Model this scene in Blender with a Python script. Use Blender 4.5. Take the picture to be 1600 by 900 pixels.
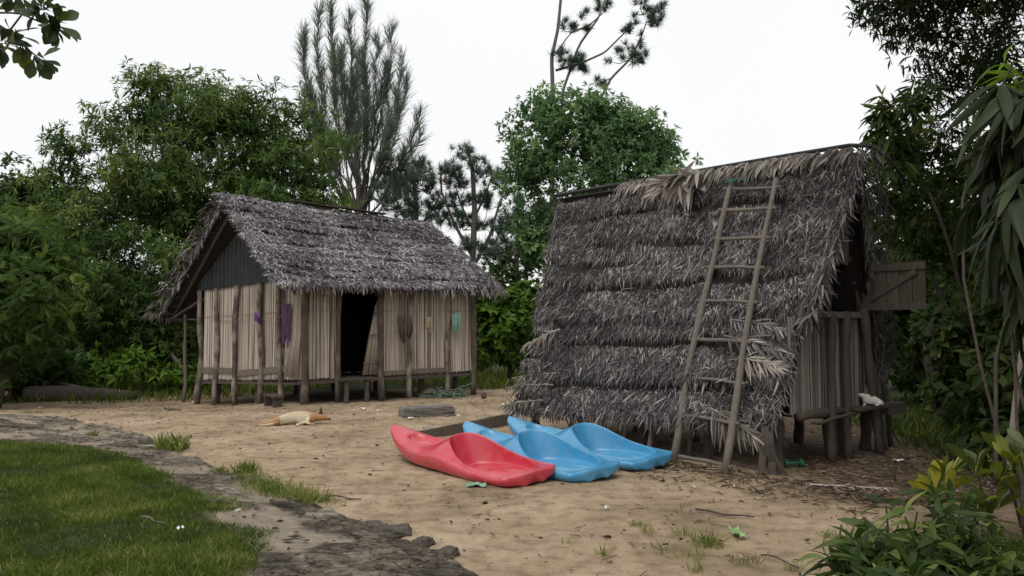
import bpy, math, random
import numpy as np
from mathutils import Vector

random.seed(7)
RNG = np.random.default_rng(11)
for o in list(bpy.data.objects):
    bpy.data.objects.remove(o, do_unlink=True)
sc = bpy.context.scene
COL = sc.collection

# ------------------------------------------------------------------ camera
F, CAMH, PITCH = 1300.0, 1.6, math.atan(50 / 1300.0)
cam = bpy.data.cameras.new("camera")
cam.sensor_width = 36.0
cam.lens = 36.0 * F / 1600.0
cam.clip_start, cam.clip_end = 0.05, 2000.0
camo = bpy.data.objects.new("camera", cam)
COL.objects.link(camo)
camo.location = (0, 0, CAMH)
camo.rotation_euler = (math.pi / 2 + PITCH, 0, 0)
sc.camera = camo

# ------------------------------------------------------------------ sky, sun, exposure
SUN_EL, SUN_AZ = math.radians(58), math.radians(205)      # azimuth from +Y, clockwise: behind and to the left
world = bpy.data.worlds.new("World")
sc.world = world
world.use_nodes = True
wn, wl = world.node_tree.nodes, world.node_tree.links
wn.clear()
wout = wn.new("ShaderNodeOutputWorld")
wbg = wn.new("ShaderNodeBackground")
sky = wn.new("ShaderNodeTexSky")
sky.sky_type = 'NISHITA'
sky.sun_disc = False
sky.sun_elevation = SUN_EL
sky.sun_rotation = SUN_AZ
sky.dust_density = 4.0
cl_n = wn.new("ShaderNodeTexNoise")
cl_n.inputs['Scale'].default_value = 1.6
cl_n.inputs['Detail'].default_value = 4
cl_r = wn.new("ShaderNodeValToRGB")
cl_r.color_ramp.elements[0].color = (8.9, 8.95, 9.05, 1)
cl_r.color_ramp.elements[1].color = (9.7, 9.7, 9.7, 1)
wtc = wn.new("ShaderNodeTexCoord")
wl.new(wtc.outputs['Generated'], cl_n.inputs['Vector'])
wl.new(cl_n.outputs['Fac'], cl_r.inputs['Fac'])
wmix = wn.new("ShaderNodeMix")
wmix.data_type = 'RGBA'
wmix.inputs['Factor'].default_value = 0.93          # closed overcast in front of the blue
wl.new(sky.outputs['Color'], wmix.inputs['A'])
wl.new(cl_r.outputs['Color'], wmix.inputs['B'])
wl.new(wmix.outputs['Result'], wbg.inputs['Color'])
wbg.inputs['Strength'].default_value = 0.0955
wl.new(wbg.outputs['Background'], wout.inputs['Surface'])

sun = bpy.data.lights.new("sun", 'SUN')
sun.energy = 1.3
sun.angle = math.radians(35)
sun.color = (1.0, 0.96, 0.9)
suno = bpy.data.objects.new("sun", sun)
COL.objects.link(suno)
sd = Vector((math.sin(SUN_AZ) * math.cos(SUN_EL), math.cos(SUN_AZ) * math.cos(SUN_EL), math.sin(SUN_EL)))
suno.rotation_euler = sd.to_track_quat('Z', 'Y').to_euler()
suno.location = (0, 0, 30)

sc.view_settings.view_transform = 'Standard'
sc.view_settings.look = 'None'
sc.view_settings.exposure = 0.2
sc.view_settings.gamma = 1.0
sc.view_settings.use_curve_mapping = False
sc.render.engine = 'CYCLES'
sc.cycles.max_bounces = 5
sc.cycles.diffuse_bounces = 3
sc.cycles.glossy_bounces = 2
sc.cycles.transmission_bounces = 3
sc.cycles.use_denoising = True

# ------------------------------------------------------------------ numeric helpers
def hsh(ix, iy, seed):
    v = (ix.astype(np.int64) * 374761393 + iy.astype(np.int64) * 668265263 + seed * 1442695041) & 0xFFFFFFFF
    v = ((v ^ (v >> 13)) * 1274126177) & 0xFFFFFFFF
    v = v ^ (v >> 16)
    return (v & 0xFFFFFF) / float(0xFFFFFF)

def vnoise(x, y, seed=0):
    x = np.asarray(x, float); y = np.asarray(y, float)
    ix, iy = np.floor(x), np.floor(y)
    fx, fy = x - ix, y - iy
    fx = fx * fx * (3 - 2 * fx); fy = fy * fy * (3 - 2 * fy)
    a, b = hsh(ix, iy, seed), hsh(ix + 1, iy, seed)
    c, d = hsh(ix, iy + 1, seed), hsh(ix + 1, iy + 1, seed)
    return (a * (1 - fx) + b * fx) * (1 - fy) + (c * (1 - fx) + d * fx) * fy - 0.5

def fbm(x, y, seed=0, oct=4):
    s, a, t = 0, 1.0, 0
    for i in range(oct):
        s = s + a * vnoise(x * 2 ** i, y * 2 ** i, seed + i); t += a; a *= .5
    return s / t

def worley(x, y, seed=0):
    """distance to the nearest and second nearest feature point, and the cell's own random number"""
    x = np.asarray(x, float); y = np.asarray(y, float)
    ix, iy = np.floor(x), np.floor(y)
    f1 = np.full(x.shape, 9.0); f2 = np.full(x.shape, 9.0); cid = np.zeros(x.shape)
    for dx in (-1, 0, 1):
        for dy in (-1, 0, 1):
            cx, cy = ix + dx, iy + dy
            px, py = cx + hsh(cx, cy, seed), cy + hsh(cx, cy, seed + 5)
            d = np.hypot(px - x, py - y)
            n = d < f1
            f2 = np.where(n, f1, np.minimum(f2, d)); cid = np.where(n, hsh(cx, cy, seed + 9), cid); f1 = np.where(n, d, f1)
    return f1, f2, cid

def S(t):
    t = np.clip(t, 0, 1)
    return t * t * (3 - 2 * t)

def terrain(x, y):
    x = np.asarray(x, float); y = np.asarray(y, float)
    h = -0.15 * S((-x - 4.2) / 2.0) * S((y - 14.0) / 3.0)
    s = (x + .1) * (-.72) + (y - 5.2) * (-.69)
    h = h + 0.12 * S((s + .25) / 1.2)
    near = 1 - S((np.hypot(x, y) - 18) / 10)
    h = h + (.05 * fbm(x * .5, y * .5, 3, 2) + .03 * fbm(x * 1.7, y * 1.7, 5, 3)) * near
    return h

cp, sp = math.cos(PITCH), math.sin(PITCH)
def ray(px, py):
    a, v = (px - 800) / F, (450 - py) / F
    dy, dz = cp - sp * v, sp + cp * v
    return a / dy, dz / dy            # per metre of depth
def W(px, py, d):
    a, c = ray(px, py)
    return np.array((a * d, d, CAMH + c * d))
def G(px, py):
    a, c = ray(px, py)
    z = 0.0
    for i in range(12):
        d = (CAMH - z) / -c
        z = float(terrain(a * d, d))
    return np.array((a * d, d, z))

def in_poly(px, py, poly):
    inside = np.zeros(px.shape, bool)
    n = len(poly)
    for i in range(n):
        x0, y0 = poly[i]; x1, y1 = poly[(i + 1) % n]
        if y0 == y1: continue
        c = ((y0 > py) != (y1 > py)) & (px < (x1 - x0) * (py - y0) / (y1 - y0) + x0)
        inside ^= c
    return inside
def sdf(px, py, poly):
    d = np.full(px.shape, 1e9)
    n = len(poly)
    for i in range(n):
        a = np.array(poly[i]); b = np.array(poly[(i + 1) % n]); e = b - a
        t = np.clip(((px - a[0]) * e[0] + (py - a[1]) * e[1]) / max(1e-9, e @ e), 0, 1)
        d = np.minimum(d, np.hypot(px - a[0] - t * e[0], py - a[1] - t * e[1]))
    return np.where(in_poly(px, py, poly), d, -d)

# ------------------------------------------------------------------ mesh helpers
class MB:
    def __init__(s):
        s.V, s.Q, s.T, s.A, s.n = [], [], [], [], 0
    def add(s, V, Q=None, T=None, var=0.5):
        V = np.asarray(V, float).reshape(-1, 3)
        if Q is not None and len(Q): s.Q.append(np.asarray(Q, int).reshape(-1, 4) + s.n)
        if T is not None and len(T): s.T.append(np.asarray(T, int).reshape(-1, 3) + s.n)
        s.V.append(V)
        s.A.append(np.broadcast_to(np.asarray(var, float), (len(V),)))
        s.n += len(V)

ORG = {}
def build(name, mb, mat, parent=None, smooth=True, loc=None, label=None, cat=None, group=None, kind=None):
    V = np.concatenate(mb.V)
    Q = np.concatenate(mb.Q) if mb.Q else np.zeros((0, 4), int)
    T = np.concatenate(mb.T) if mb.T else np.zeros((0, 3), int)
    A = np.concatenate(mb.A)
    if parent is not None: org = ORG[parent.name]
    elif loc is not None: org = np.array(loc, float)
    else: org = np.zeros(3)
    V = V - org
    me = bpy.data.meshes.new(name)
    me.vertices.add(len(V)); me.vertices.foreach_set("co", V.astype(np.float32).ravel())
    nl = Q.size + T.size
    me.loops.add(nl)
    me.loops.foreach_set("vertex_index", np.concatenate([Q.ravel(), T.ravel()]).astype(np.int32))
    me.polygons.add(len(Q) + len(T))
    tot = np.concatenate([np.full(len(Q), 4), np.full(len(T), 3)]).astype(np.int32)
    st = np.concatenate([[0], np.cumsum(tot)[:-1]]).astype(np.int32)
    me.polygons.foreach_set("loop_start", st)
    me.polygons.foreach_set("loop_total", tot)
    me.polygons.foreach_set("use_smooth", np.full(len(tot), bool(smooth)))
    at = me.attributes.new("var", 'FLOAT', 'POINT')
    at.data.foreach_set("value", A.astype(np.float32))
    me.update(calc_edges=True)
    me.validate()
    if mat: me.materials.append(mat)
    o = bpy.data.objects.new(name, me)
    COL.objects.link(o)
    if parent is not None:
        o.parent = parent
    elif loc is not None:
        o.location = loc
    ORG[o.name] = org
    props(o, label, cat, group, kind)
    return o

def props(o, label=None, cat=None, group=None, kind=None):
    if label: o["label"] = label
    if cat: o["category"] = cat
    if group: o["group"] = group
    if kind: o["kind"] = kind
    return o

def thing(name, label, cat, loc, group=None):
    o = bpy.data.objects.new(name, None)
    o.empty_display_size = .2
    COL.objects.link(o)
    o.location = loc
    ORG[o.name] = np.array(loc, float)
    return props(o, label, cat, group)

def norm(v):
    v = np.asarray(v, float)
    return v / np.maximum(1e-9, np.linalg.norm(v, axis=-1, keepdims=True))

def tube(mb, pts, radii, sides=7, var=.5, caps=True):
    P = np.asarray(pts, float); n = len(P)
    radii = np.broadcast_to(np.asarray(radii, float), (n,))
    tg = np.gradient(P, axis=0); tg = norm(tg)
    ref = np.array((0, 0, 1.0)) if abs(tg[0][2]) < .8 else np.array((0, 1.0, 0))
    rings = []
    u = norm(np.cross(tg[0], ref))
    ang = np.arange(sides) * 2 * math.pi / sides
    for i in range(n):
        u = norm(u - tg[i] * (u @ tg[i])); v = np.cross(tg[i], u)
        rings.append(P[i] + radii[i] * (np.cos(ang)[:, None] * u + np.sin(ang)[:, None] * v))
    V = np.concatenate(rings)
    i0 = np.arange(n - 1)[:, None] * sides; k = np.arange(sides)[None]
    k2 = (k + 1) % sides
    Q = np.stack([i0 + k, i0 + k2, i0 + sides + k2, i0 + sides + k], -1).reshape(-1, 4)
    T = []
    if caps:
        V = np.concatenate([V, P[:1], P[-1:]])
        a, b = n * sides, n * sides + 1
        for j in range(sides):
            T.append((a, (j + 1) % sides, j))
            T.append((b, (n - 1) * sides + j, (n - 1) * sides + (j + 1) % sides))
    mb.add(V, Q, T, var)

def pole(mb, a, b, r0, r1, wob=.012, n=9, sides=9, var=.5):
    a = np.asarray(a, float); b = np.asarray(b, float)
    t = np.linspace(0, 1, n)[:, None]
    P = a + (b - a) * t
    ph = RNG.random(4) * 6.28
    w = wob * np.stack([np.sin(t[:, 0] * 5 + ph[0]) + .5 * np.sin(t[:, 0] * 11 + ph[1]),
                        np.sin(t[:, 0] * 6 + ph[2]) + .5 * np.sin(t[:, 0] * 13 + ph[3]), 0 * t[:, 0]], -1)
    if abs((b - a)[2]) < np.linalg.norm(b - a) * .5: w = w[:, [0, 2, 1]]
    rr = r0 + (r1 - r0) * t[:, 0]
    rr = rr * (1 + .10 * RNG.standard_normal(n))
    tube(mb, P + w, rr, sides, var)

def bar(mb, a, b, w, h, up=(0, 0, 1), var=.5, nseg=1, wob=0.0):
    """a plank from a to b, w across, h along up"""
    a = np.asarray(a, float); b = np.asarray(b, float)
    d = norm(b - a); up = np.asarray(up, float)
    s = norm(np.cross(d, up)); u = np.cross(s, d)
    rings = []
    for i in range(nseg + 1):
        c = a + (b - a) * i / nseg + (wob * RNG.standard_normal() * u if 0 < i < nseg else 0)
        rings += [c - s * w / 2 - u * h / 2, c + s * w / 2 - u * h / 2, c + s * w / 2 + u * h / 2, c - s * w / 2 + u * h / 2]
    Q = []
    for i in range(nseg):
        for k in range(4):
            Q.append((i * 4 + k, i * 4 + (k + 1) % 4, i * 4 + 4 + (k + 1) % 4, i * 4 + 4 + k))
    Q.append((3, 2, 1, 0)); m = nseg * 4
    Q.append((m, m + 1, m + 2, m + 3))
    # separate the faces so that flat shading stays crisp
    mb.add(np.array(rings), Q, None, var)

def leaf_tpl(width=.25, n=4, droop=.25, fold=.15, shape='lance', mid=True, curl=0.0):
    """unit leaf along +Y, face +Z; returns V, Q"""
    y = np.linspace(0, 1, n)
    if shape == 'lance': w = np.sin(np.pi * np.clip(y * .94 + .03, 0, 1)) ** .8
    elif shape == 'obov': w = np.sin(np.pi * np.clip(y, 0, 1) ** 1.7 * .93 + .06)
    elif shape == 'heart': w = np.sin(np.pi * np.clip(1 - (1 - y) ** 1.8, 0, 1) * .9 + .16)
    elif shape == 'needle': w = np.array([1.0] * (n - 1) + [.3])
    else: w = 1 - y ** 3 * .9
    w = np.maximum(w, .06) * width / 2
    z = -droop * y ** 2 + curl * np.sin(y * 5)
    V, Q = [], []
    if mid:
        for i in range(n):
            V += [(-w[i], y[i], z[i] + fold * w[i]), (0, y[i], z[i]), (w[i], y[i], z[i] + fold * w[i])]
        for i in range(n - 1):
            a = i * 3
            Q += [(a, a + 1, a + 4, a + 3), (a + 1, a + 2, a + 5, a + 4)]
    else:
        for i in range(n):
            V += [(-w[i], y[i], z[i]), (w[i], y[i], z[i])]
        for i in range(n - 1):
            a = i * 2
            Q += [(a, a + 1, a + 3, a + 2)]
    return np.array(V, float), np.array(Q, int)

def pinnate_tpl(pairs=9, leaf=.22, w=.07):
    V, Q = [], []
    lv, lq = leaf_tpl(w / leaf, 3, .15, 0, 'lance', False)
    n = 0
    for i in range(pairs):
        y = .15 + .85 * i / pairs
        ln = leaf * (1 - .5 * abs(y - .5))
        for sgn in (-1, 1):
            a = sgn * math.radians(62 - 15 * y)
            v = lv * ln
            x2 = v[:, 0] * math.cos(a) + v[:, 1] * math.sin(a)
            y2 = -v[:, 0] * math.sin(a) + v[:, 1] * math.cos(a)
            V.append(np.stack([x2, y2 + y, v[:, 2] - .22 * y * y - abs(x2) * .25], -1)); Q.append(lq + n); n += len(lv)
    V.append(np.array([(-.006, 0, 0), (.006, 0, 0), (.006, .5, -.055), (-.006, .5, -.055), (.004, 1, -.22), (-.004, 1, -.22)]))
    Q.append(np.array([(0, 1, 2, 3), (3, 2, 4, 5)]) + n)
    return np.concatenate(V), np.concatenate(Q)

def scatter(mb, tpl, pos, d, nrm, scale, var, wscale=None):
    """copies of a template at pos, +Y along d, +Z near nrm"""
    tv, tq = tpl
    pos = np.asarray(pos, float); N = len(pos)
    if N == 0: return
    d = norm(d); nrm = np.asarray(nrm, float)
    x = norm(np.cross(d, nrm)); z = np.cross(x, d)
    sc_ = np.broadcast_to(np.asarray(scale, float), (N,))[:, None, None]
    wx = sc_ if wscale is None else sc_ * np.asarray(wscale, float)[:, None, None]
    V = pos[:, None, :] + tv[None, :, 0:1] * wx * x[:, None, :] + sc_ * (tv[None, :, 1:2] * d[:, None, :] + tv[None, :, 2:3] * z[:, None, :])
    k = len(tv)
    Q = tq[None] + (np.arange(N) * k)[:, None, None]
    mb.add(V.reshape(-1, 3), Q.reshape(-1, 4), None, np.repeat(np.broadcast_to(np.asarray(var, float), (N,)), k))

def rosettes(mb, tpl, P, axis, per, th, droop, size, var, vj=.15, updir=.6, off=.02):
    N = len(P)
    axis = norm(axis)
    ref = norm(RNG.standard_normal((N, 3)))
    b = norm(np.cross(axis, ref)); c = np.cross(axis, b)
    P = np.repeat(P, per, 0); a = np.repeat(axis, per, 0); b = np.repeat(b, per, 0); c = np.repeat(c, per, 0)
    v = np.repeat(np.broadcast_to(var, (N,)), per) + vj * RNG.standard_normal(N * per)
    M = N * per
    ph = RNG.random(M) * 2 * np.pi; t = th[0] + (th[1] - th[0]) * RNG.random(M)
    d = a * np.cos(t)[:, None] + (b * np.cos(ph)[:, None] + c * np.sin(ph)[:, None]) * np.sin(t)[:, None]
    d[:, 2] -= droop
    d = norm(d)
    nr = a * (1 - updir) + np.array((0, 0, updir)) + .35 * RNG.standard_normal((M, 3))
    s = size * (0.65 + .6 * RNG.random(M))
    scatter(mb, tpl, P + d * off, d, nr, s, v)

# ------------------------------------------------------------------ materials
def nm(name):
    m = bpy.data.materials.new(name); m.use_nodes = True
    n = m.node_tree.nodes; l = m.node_tree.links
    p = n.get('Principled BSDF')
    return m, n, l, p
def _ramp(n, stops):
    r = n.new("ShaderNodeValToRGB")
    e = r.color_ramp.elements
    while len(e) < len(stops): e.new(.5)
    for i, (p, c) in enumerate(stops):
        e[i].position = p; e[i].color = (*c, 1)
    return r
def ramp_mat(name, stops, rough=.7, transl=0.0, nscale=6.0, namt=.3, stretch=(1, 1, 1), spec=.3, bump=0.0, bscale=40., attr=True, tcol=1.6):
    m, n, l, p = nm(name)
    tc = n.new("ShaderNodeTexCoord"); mp = n.new("ShaderNodeMapping"); mp.inputs['Scale'].default_value = stretch
    l.new(tc.outputs['Object'], mp.inputs['Vector'])
    no = n.new("ShaderNodeTexNoise"); no.inputs['Scale'].default_value = nscale; no.inputs['Detail'].default_value = 5
    l.new(mp.outputs['Vector'], no.inputs['Vector'])
    ma = n.new("ShaderNodeMath"); ma.operation = 'MULTIPLY_ADD'
    l.new(no.outputs['Fac'], ma.inputs[0]); ma.inputs[1].default_value = namt * 2
    if attr:
        at = n.new("ShaderNodeAttribute"); at.attribute_name = "var"
        sb = n.new("ShaderNodeMath"); sb.operation = 'SUBTRACT'
        l.new(at.outputs['Fac'], sb.inputs[0]); sb.inputs[1].default_value = namt
        l.new(sb.outputs[0], ma.inputs[2])
    else:
        ma.inputs[2].default_value = .5 - namt
    r = _ramp(n, stops)
    l.new(ma.outputs[0], r.inputs['Fac'])
    l.new(r.outputs['Color'], p.inputs['Base Color'])
    p.inputs['Roughness'].default_value = rough
    p.inputs['Specular IOR Level'].default_value = spec
    if bump:
        nb = n.new("ShaderNodeTexNoise"); nb.inputs['Scale'].default_value = bscale; nb.inputs['Detail'].default_value = 5
        l.new(mp.outputs['Vector'], nb.inputs['Vector'])
        bp = n.new("ShaderNodeBump"); bp.inputs['Strength'].default_value = bump; bp.inputs['Distance'].default_value = .02
        l.new(nb.outputs['Fac'], bp.inputs['Height']); l.new(bp.outputs['Normal'], p.inputs['Normal'])
    if transl:
        tr = n.new("ShaderNodeBsdfTranslucent")
        hs = n.new("ShaderNodeHueSaturation"); hs.inputs['Value'].default_value = tcol; hs.inputs['Saturation'].default_value = 1.1
        l.new(r.outputs['Color'], hs.inputs['Color']); l.new(hs.outputs['Color'], tr.inputs['Color'])
        mx = n.new("ShaderNodeMixShader"); mx.inputs['Fac'].default_value = transl
        l.new(p.outputs['BSDF'], mx.inputs[1]); l.new(tr.outputs['BSDF'], mx.inputs[2])
        l.new(mx.outputs['Shader'], n['Material Output'].inputs['Surface'])
    return m

M = {}
M['thatch'] = ramp_mat('thatch_leaf', [(0, (.03, .027, .029)), (.35, (.125, .112, .118)), (.7, (.32, .295, .31)), (1, (.64, .60, .60))], .75, .08, 9, .12)
M['thatch_b'] = ramp_mat('thatch_leaf_weathered', [(0, (.024, .021, .021)), (.35, (.085, .077, .078)), (.7, (.215, .198, .198)), (1, (.50, .47, .45))], .75, .08, 9, .12)
M['thatch_core'] = ramp_mat('thatch_core', [(0, (.018, .015, .014)), (1, (.06, .052, .047))], .95, 0, 14, .3, spec=.1, bump=.6, bscale=30)  # shade in the gaps between thatch leaves is put into this dark colour
M['dry_frond'] = ramp_mat('dry_frond', [(0, (.12, .10, .085)), (.5, (.34, .31, .27)), (1, (.58, .54, .48))], .7, .12, 8, .15)
M['brown_frond'] = ramp_mat('brown_frond', [(0, (.07, .06, .053)), (.5, (.20, .178, .158)), (1, (.42, .385, .345))], .7, .12, 8, .15)
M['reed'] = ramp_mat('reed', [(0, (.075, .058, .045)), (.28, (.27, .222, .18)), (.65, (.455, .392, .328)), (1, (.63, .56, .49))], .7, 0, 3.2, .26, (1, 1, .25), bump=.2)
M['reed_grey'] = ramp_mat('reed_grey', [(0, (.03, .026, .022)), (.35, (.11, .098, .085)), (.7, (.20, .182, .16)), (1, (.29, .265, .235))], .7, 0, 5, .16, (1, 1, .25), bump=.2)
M['reed_back'] = ramp_mat('reed_backing', [(0, (.05, .035, .025)), (1, (.12, .09, .065))], .9, 0, 5, .2)
M['wood'] = ramp_mat('old_wood', [(0, (.06, .047, .038)), (.5, (.155, .125, .10)), (1, (.27, .23, .19))], .8, 0, 7, .35, (6, 6, 1), bump=.5, bscale=14)
M['post_bark'] = ramp_mat('post_bark', [(0.1, (.035, .028, .023)), (.42, (.10, .08, .064)), (.6, (.25, .215, .18)), (1, (.36, .32, .28))], .85, 0, 3.2, .5, (2, 2, 1.2), bump=.6, bscale=18)
M['post_dark'] = ramp_mat('post_dark', [(0.1, (.028, .022, .018)), (.5, (.085, .066, .053)), (.75, (.17, .14, .115)), (1, (.27, .23, .2))], .85, 0, 3.2, .5, (2, 2, 1.2), bump=.6, bscale=18)
M['wood_dark'] = ramp_mat('dark_wood', [(0, (.025, .02, .018)), (.5, (.075, .06, .05)), (1, (.14, .115, .095))], .8, 0, 7, .35, (6, 6, 1), bump=.5, bscale=14)
M['ladder'] = ramp_mat('ladder_pole', [(0, (.055, .047, .04)), (.5, (.145, .124, .104)), (1, (.27, .24, .21))], .75, 0, 6, .3, (5, 5, 1), bump=.4, bscale=16)
M['bark'] = ramp_mat('bark', [(0, (.03, .025, .02)), (.5, (.085, .07, .057)), (1, (.17, .15, .125))], .9, 0, 9, .35, (3, 3, .8), bump=.7, bscale=20)
M['bark_pale'] = ramp_mat('bark_pale', [(0, (.10, .085, .07)), (.5, (.22, .19, .16)), (1, (.36, .33, .29))], .9, 0, 9, .35, (3, 3, .8), bump=.5, bscale=20)
M['bark_pine'] = ramp_mat('bark_pine', [(0, (.05, .04, .036)), (.5, (.13, .105, .095)), (1, (.2, .17, .15))], .9, 0, 9, .3, bump=.3)
M['mango'] = ramp_mat('mango_leaf', [(0, (.022, .046, .014)), (.4, (.07, .122, .034)), (.75, (.15, .21, .054)), (1, (.27, .26, .085))], 0.6, 0.38, 0.7, 0.16, spec=0.14)
M['broad'] = ramp_mat('broad_leaf', [(0, (.05, .095, .042)), (.45, (.115, .20, .085)), (.8, (.19, .285, .12)), (1, (.26, .35, .14))], 0.6, 0.38, 0.7, 0.16, spec=0.14)
M['cassia'] = ramp_mat('pinnate_leaf', [(0, (.018, .038, .010)), (.45, (.045, .085, .022)), (.8, (.105, .165, .038)), (1, (.18, .25, .055))], 0.6, 0.38, 0.7, 0.16, spec=0.14)
M['bright'] = ramp_mat('bright_leaf', [(0, (.04, .075, .014)), (.5, (.10, .18, .03)), (1, (.2, .31, .05))], 0.6, 0.42, 1.2, 0.16, spec=0.14)
M['dark_leaf'] = ramp_mat('deep_green_leaf', [(0, (.018, .032, .010)), (.5, (.05, .082, .024)), (1, (.12, .165, .042))], 0.6, 0.38, 0.7, 0.16, spec=0.14)  # the leaf colour itself is a dark green
M['pine'] = ramp_mat('pine_needle', [(0, (.042, .07, .052)), (.5, (.085, .13, .092)), (1, (.14, .195, .13))], 0.7, 0.2, 0.7, 0.16, spec=0.1)
M['casua'] = ramp_mat('casuarina_needle', [(0, (.07, .095, .07)), (.5, (.13, .165, .125)), (1, (.21, .25, .19))], 0.7, 0.3, 0.7, 0.16, spec=0.1)
M['bamboo'] = ramp_mat('bamboo_leaf', [(0, (.014, .022, .010)), (.5, (.04, .058, .022)), (1, (.085, .11, .035))], 0.6, 0.3, 0.7, 0.16, spec=0.14)
M['drac'] = ramp_mat('strap_leaf', [(0, (.010, .016, .007)), (.6, (.03, .044, .016)), (.86, (.09, .11, .045)), (1, (.36, .36, .24))], 0.5, 0.25, 3, 0.12, spec=0.25)
M['ginger'] = ramp_mat('ginger_leaf', [(0, (.014, .027, .007)), (.5, (.044, .074, .018)), (.82, (.115, .16, .042)), (1, (.27, .29, .09))], 0.5, 0.35, 3, 0.14, spec=0.2)
M['croton'] = ramp_mat('croton_leaf', [(0, (.03, .03, .012)), (.35, (.055, .085, .016)), (.7, (.18, .2, .025)), (1, (.40, .36, .04))], .4, .3, 7, .15, spec=.5)
M['almond'] = ramp_mat('almond_leaf', [(0, (.02, .032, .014)), (.55, (.05, .085, .024)), (.85, (.15, .17, .03)), (1, (.28, .08, .03))], .45, .3, 5, .1, spec=.5)
M['grass'] = ramp_mat('grass_blade', [(0, (.02, .034, .008)), (.45, (.068, .106, .020)), (.8, (.165, .205, .043)), (1, (.34, .30, .15))], 0.6, 0.35, 2.2, 0.18, spec=0.12)
M['litter'] = ramp_mat('leaf_litter', [(0, (.02, .015, .012)), (.45, (.10, .065, .04)), (.8, (.27, .20, .13)), (1, (.5, .44, .36))], .8, 0, 5, .05)
M['stone'] = ramp_mat('concrete_slab', [(0, (.05, .045, .04)), (.5, (.135, .122, .11)), (1, (.27, .25, .225))], .9, 0, 6, .4, bump=.8, bscale=18, attr=False)
M['stone_dark'] = ramp_mat('dark_stone', [(0, (.03, .026, .02)), (.5, (.085, .075, .06)), (1, (.19, .17, .14))], .95, 0, 9, .4, bump=.9, bscale=22, attr=False)
M['tarp'] = ramp_mat('dark_sheet', [(0, (.008, .011, .012)), (1, (.026, .032, .033))], .6, 0, 4, .4, attr=False, spec=.4)
M['black_pole'] = ramp_mat('black_hose', [(0, (.012, .012, .013)), (1, (.035, .035, .037))], .6, 0, 4, .4, attr=False)

def plain(name, col, rough=.6, var=.15, scale=9, spec=.4, bump=0):
    a = tuple(c * (1 - var) for c in col); b = tuple(min(1, c * (1 + var)) for c in col)
    return ramp_mat(name, [(.25, a), (.75, b)], rough, 0, scale, .5, attr=False, spec=spec, bump=bump)
M['purple'] = plain('purple_cloth', (.10, .05, .105), .9)
M['violet'] = plain('violet_cloth', (.17, .075, .22), .9)
M['greycloth'] = plain('dark_grey_cloth', (.085, .07, .065), .95, .4)
M['beige'] = plain('beige_cloth', (.36, .29, .19), .9, .25)
M['mint'] = plain('mint_cloth', (.22, .35, .31), .9)
M['whitepl'] = plain('white_plastic', (.72, .72, .70), .5, .08)
M['green'] = plain('green_plastic', (.02, .13, .075), .5)
M['lime'] = plain('lime_plastic', (.20, .33, .13), .45, .6)
M['packet'] = plain('packet_foil', (.16, .30, .20), .45, .8, 25)
M['sandal'] = plain('sandal_rubber', (.06, .035, .03), .7)
M['cord'] = plain('cord', (.25, .22, .18), .8)
M['netting'] = plain('netting', (.10, .15, .11), .9, .4)

def kayak_mat(name, col, pale):
    m, n, l, p = nm(name)
    tc = n.new("ShaderNodeTexCoord")
    no = n.new("ShaderNodeTexNoise"); no.inputs['Scale'].default_value = 3.0; no.inputs['Detail'].default_value = 6
    l.new(tc.outputs['Object'], no.inputs['Vector'])
    r = _ramp(n, [(.35, col), (.75, pale)])
    l.new(no.outputs['Fac'], r.inputs['Fac'])
    # scuffs and dust
    n2 = n.new("ShaderNodeTexNoise"); n2.inputs['Scale'].default_value = 9.0; n2.inputs['Detail'].default_value = 10
    l.new(tc.outputs['Object'], n2.inputs['Vector'])
    r2 = _ramp(n, [(.45, (0, 0, 0)), (.85, (.22, .22, .22))])
    l.new(n2.outputs['Fac'], r2.inputs['Fac'])
    mx = n.new("ShaderNodeMix"); mx.data_type = 'RGBA'
    l.new(r2.outputs['Color'], mx.inputs['Factor']); l.new(r.outputs['Color'], mx.inputs['A'])
    mx.inputs['B'].default_value = (.42, .34, .27, 1)
    l.new(mx.outputs['Result'], p.inputs['Base Color'])
    rr = n.new("ShaderNodeMapRange"); rr.inputs['To Min'].default_value = .22; rr.inputs['To Max'].default_value = .5
    l.new(n2.outputs['Fac'], rr.inputs['Value']); l.new(rr.outputs['Result'], p.inputs['Roughness'])
    p.inputs['Specular IOR Level'].default_value = .6
    p.inputs['Coat Weight'].default_value = .25; p.inputs['Coat Roughness'].default_value = .18
    bp = n.new("ShaderNodeBump"); bp.inputs['Strength'].default_value = .08; bp.inputs['Distance'].default_value = .01
    l.new(n2.outputs['Fac'], bp.inputs['Height']); l.new(bp.outputs['Normal'], p.inputs['Normal'])
    return m
M['red_plastic'] = kayak_mat('red_plastic', (.50, .022, .046), (.58, .05, .085))
M['blue_plastic'] = kayak_mat('blue_plastic', (.035, .25, .47), (.075, .33, .55))

# ------------------------------------------------------------------ ground
LEDGE_PX = [(-160, 640), (0, 646), (100, 652), (190, 668), (240, 684), (320, 718), (380, 742), (440, 758), (500, 782), (560, 806),
            (628, 826), (640, 838), (700, 862), (775, 905), (900, 990), (300, 990), (385, 905), (372, 870), (352, 832), (318, 796), (270, 752), (205, 716), (100, 700), (0, 690), (-160, 690)]
LAWN_PX = [(-260, 688), (0, 690), (100, 698), (205, 714), (240, 730), (280, 755), (330, 796), (362, 835), (380, 870), (392, 905), (420, 1000), (-500, 1000)]
LEDGE = [tuple(G(*p)[:2]) for p in LEDGE_PX]
LAWN = [tuple(G(*p)[:2]) for p in LAWN_PX]
SANDPATCH = [tuple(G(*p)[:2]) for p in [(335, 800), (420, 795), (450, 815), (470, 832), (540, 845), (460, 858), (365, 858)]]

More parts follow.
